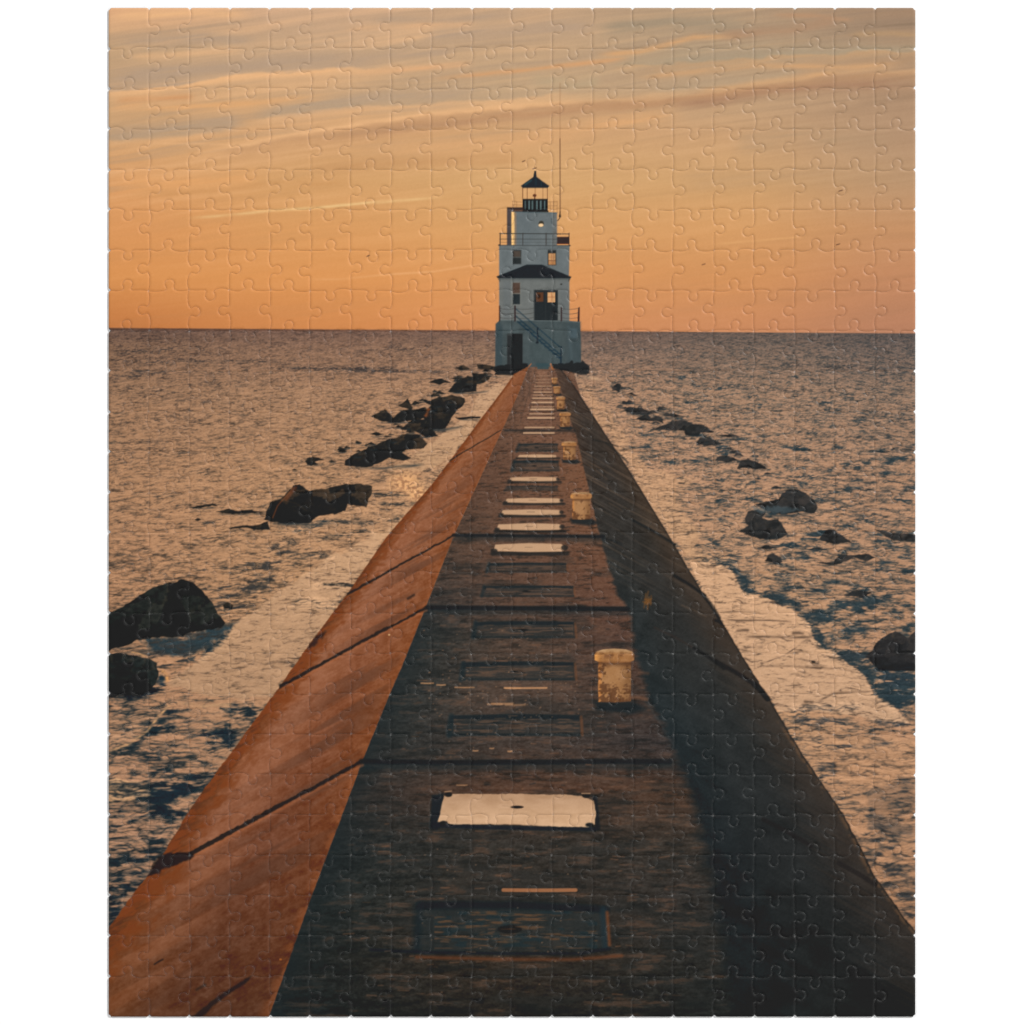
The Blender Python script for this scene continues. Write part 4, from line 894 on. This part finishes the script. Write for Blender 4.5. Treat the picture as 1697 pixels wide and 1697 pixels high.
m_table, nt, b = new_mat('white_tabletop')
nz = nt.nodes.new('ShaderNodeTexNoise'); nz.inputs['Scale'].default_value = 30; nz.inputs['Detail'].default_value = 5
rp = nt.nodes.new('ShaderNodeValToRGB'); rp.color_ramp.elements[0].color = (.84, .84, .84, 1); rp.color_ramp.elements[1].color = (.87, .87, .87, 1)
nt.links.new(nz.outputs['Fac'], rp.inputs['Fac']); nt.links.new(rp.outputs['Color'], b.inputs['Base Color']); b.inputs['Roughness'].default_value = .7; b.inputs['Specular IOR Level'].default_value = .2

# ------------------------------------------------------------------ pieces
NVX = nx + 1
def piece_arrays(pid):
    r, c = divmod(pid, NC)
    i0 = max(0, int((c * PW - 26) / sx)); i1 = min(nx, int(((c + 1) * PW + 26) / sx) + 1)
    j0 = max(0, int((r * PH - 26) / sy)); j1 = min(ny, int(((r + 1) * PH + 26) / sy) + 1)
    m = PID[j0:j1, i0:i1] == pid
    jj, ii = np.nonzero(m); jj = jj + j0; ii = ii + i0
    v00 = jj * NVX + ii
    quads = np.stack([v00 + NVX, v00 + NVX + 1, v00 + 1, v00], 1)          # counter-clockwise seen from above (y points down on the sheet)
    uniq, inv = np.unique(quads, return_inverse=True)
    inv = inv.reshape(quads.shape)
    px = SX.ravel()[uniq].copy(); py = SY.ravel()[uniq].copy(); pz = Z.ravel()[uniq]; col = COL.reshape(-1, 3)[uniq]
    # leave a hair of air along the cut: move cut points towards the middle of this piece's own cells
    acc = np.zeros((len(uniq), 2)); cnt = np.zeros(len(uniq))
    for k in range(4):
        np.add.at(acc, inv[:, k], np.stack([CX[jj, ii], CY[jj, ii]], 1)); np.add.at(cnt, inv[:, k], 1)
    dirn = acc / cnt[:, None] - np.stack([VX.ravel()[uniq], VY.ravel()[uniq]], 1)
    L = np.maximum(np.hypot(dirn[:, 0], dirn[:, 1]), 1e-6)
    oc = ONCUT.ravel()[uniq] & (cnt < 4)
    px[oc] += (dirn[oc, 0] / L[oc] * .11); py[oc] += (dirn[oc, 1] / L[oc] * .11)
    # side walls
    e = np.concatenate([inv[:, [0, 1]], inv[:, [1, 2]], inv[:, [2, 3]], inv[:, [3, 0]]])
    key = e[:, 0].astype(np.int64) * len(uniq) + e[:, 1]; rev = e[:, 1].astype(np.int64) * len(uniq) + e[:, 0]
    be = e[~np.isin(key, rev)]
    bu, binv = np.unique(be, return_inverse=True); binv = binv.reshape(be.shape)
    n = len(uniq); nb = len(bu)
    top = np.stack([px, py, pz], 1); wt = top[bu]; wb = wt.copy(); wb[:, 2] = .00005
    verts = np.concatenate([top, wt, wb])
    walls = np.stack([n + binv[:, 1], n + binv[:, 0], n + nb + binv[:, 0], n + nb + binv[:, 1]], 1)
    cols = np.concatenate([col, np.tile((.36, .35, .34), (2 * nb, 1))])
    return verts, np.concatenate([inv, walls]), cols, len(inv), len(inv) * sx * sy

def build(name, parts, parent, origin):
    V = []; F = []; K = []; M = []; off = 0
    for v, f, c, nt_, _ in parts:
        V.append(v); F.append(f + off); K.append(c); M.append(np.r_[np.zeros(nt_, np.int32), np.ones(len(f) - nt_, np.int32)]); off += len(v)
    V = np.concatenate(V).astype(np.float64); F = np.concatenate(F).astype(np.int32); K = np.concatenate(K).astype(np.float32); M = np.concatenate(M)
    P = np.stack([(V[:, 0] - MID) * U - origin[0], (849.0 - V[:, 1]) * U - origin[1], V[:, 2]], 1).astype(np.float32)
    me = bpy.data.meshes.new(name)
    me.vertices.add(len(P)); me.vertices.foreach_set('co', P.ravel())
    me.loops.add(F.size); me.loops.foreach_set('vertex_index', F.ravel())
    me.polygons.add(len(F)); me.polygons.foreach_set('loop_start', np.arange(0, F.size, 4, dtype=np.int32))
    try: me.polygons.foreach_set('loop_total', np.full(len(F), 4, np.int32))
    except Exception: pass
    me.materials.append(m_print); me.materials.append(m_core)
    me.polygons.foreach_set('material_index', M.astype(np.int32))
    a = me.color_attributes.new('ink', 'FLOAT_COLOR', 'POINT')
    a.data.foreach_set('color', np.concatenate([K, np.ones((len(K), 1), np.float32)], 1).ravel())
    me.update(calc_edges=True)
    me.polygons.foreach_set('use_smooth', M == 0)
    o = bpy.data.objects.new(name, me); bpy.context.collection.objects.link(o)
    o.parent = parent; o.location = (origin[0], origin[1], 0)
    return o

puzzle = bpy.data.objects.new('jigsaw_puzzle', None); bpy.context.collection.objects.link(puzzle)
puzzle['label'] = 'assembled jigsaw puzzle printed with a white lighthouse at the end of a pier'
puzzle['category'] = 'jigsaw puzzle'
arrs = [piece_arrays(k) for k in range(NC * NR)]
order = sorted(range(NC * NR), key=lambda k: -arrs[k][4])
own = sorted(order[:100]); rest = sorted(order[100:])
for k in own:
    r, c = divmod(k, NC)
    og = ((X0 + (c + .5) * PW - MID) * U, (849.0 - (Y0 + (r + .5) * PH)) * U)
    build('puzzle_piece', [arrs[k]], puzzle, og)
rp_ = build('interlocked_pieces', [arrs[k] for k in rest], puzzle, (0, 0))
rp_['kind'] = 'stuff'

# ------------------------------------------------------------------ white table
import bmesh
bm = bmesh.new(); bmesh.ops.create_cube(bm, size=1)
for v in bm.verts: v.co = Vector((v.co.x * 2.4, v.co.y * 2.4, v.co.z * .03 - .015))
bmesh.ops.bevel(bm, geom=bm.edges[:], offset=.004, segments=3, affect='EDGES', profile=.5)
me = bpy.data.meshes.new('tabletop'); bm.to_mesh(me); bm.free(); me.materials.append(m_table)
tb = bpy.data.objects.new('tabletop', me); bpy.context.collection.objects.link(tb); tb['kind'] = 'structure'

# ------------------------------------------------------------------ lamps
def area(name, loc, size, share):
    l = bpy.data.lights.new(name, 'AREA'); l.shape = 'SQUARE'; l.size = size
    d = Vector(loc).length; cosn = loc[2] / d
    l.energy = share * math.pi ** 2 * d * d / cosn
    o = bpy.data.objects.new(name, l); bpy.context.collection.objects.link(o); o.location = loc
    o.rotation_euler = (-Vector(loc)).to_track_quat('-Z', 'Y').to_euler()
    return o
# copy-stand lighting: four softboxes at the sides, the one at the upper right strongest
area('softbox_lamp', (4.6, 4.2, 4.6), 1.4, .60)
area('overhead_lamp', (0.3, 0.3, 6.0), 2.4, .04)
area('softbox_lamp', (-4.6, 4.2, 4.6), 2.2, .20)
area('softbox_lamp', (4.6, -4.2, 4.6), 2.2, .20)
area('softbox_lamp', (-4.6, -4.2, 4.6), 2.2, .13)
AMB = .10
w = bpy.data.worlds.new('World'); bpy.context.scene.world = w; w.use_nodes = True
bg = w.node_tree.nodes['Background']; bg.inputs['Color'].default_value = (1, 1, 1, 1); bg.inputs['Strength'].default_value = AMB

# ------------------------------------------------------------------ camera
cd = bpy.data.cameras.new('camera'); cam = bpy.data.objects.new('camera', cd); bpy.context.collection.objects.link(cam)
DCAM = 2.2
cam.location = (0, (849.0 - 848.5) * U, DCAM + THICK)
cd.sensor_width = 36; cd.lens = 36 * DCAM / (1697 * U)
cd.clip_start = .05; cd.clip_end = 50
sc = bpy.context.scene; sc.camera = cam
sc.view_settings.view_transform = 'Standard'; sc.view_settings.look = 'None'; sc.view_settings.exposure = 0; sc.view_settings.gamma = 1
sc.view_settings.use_curve_mapping = False
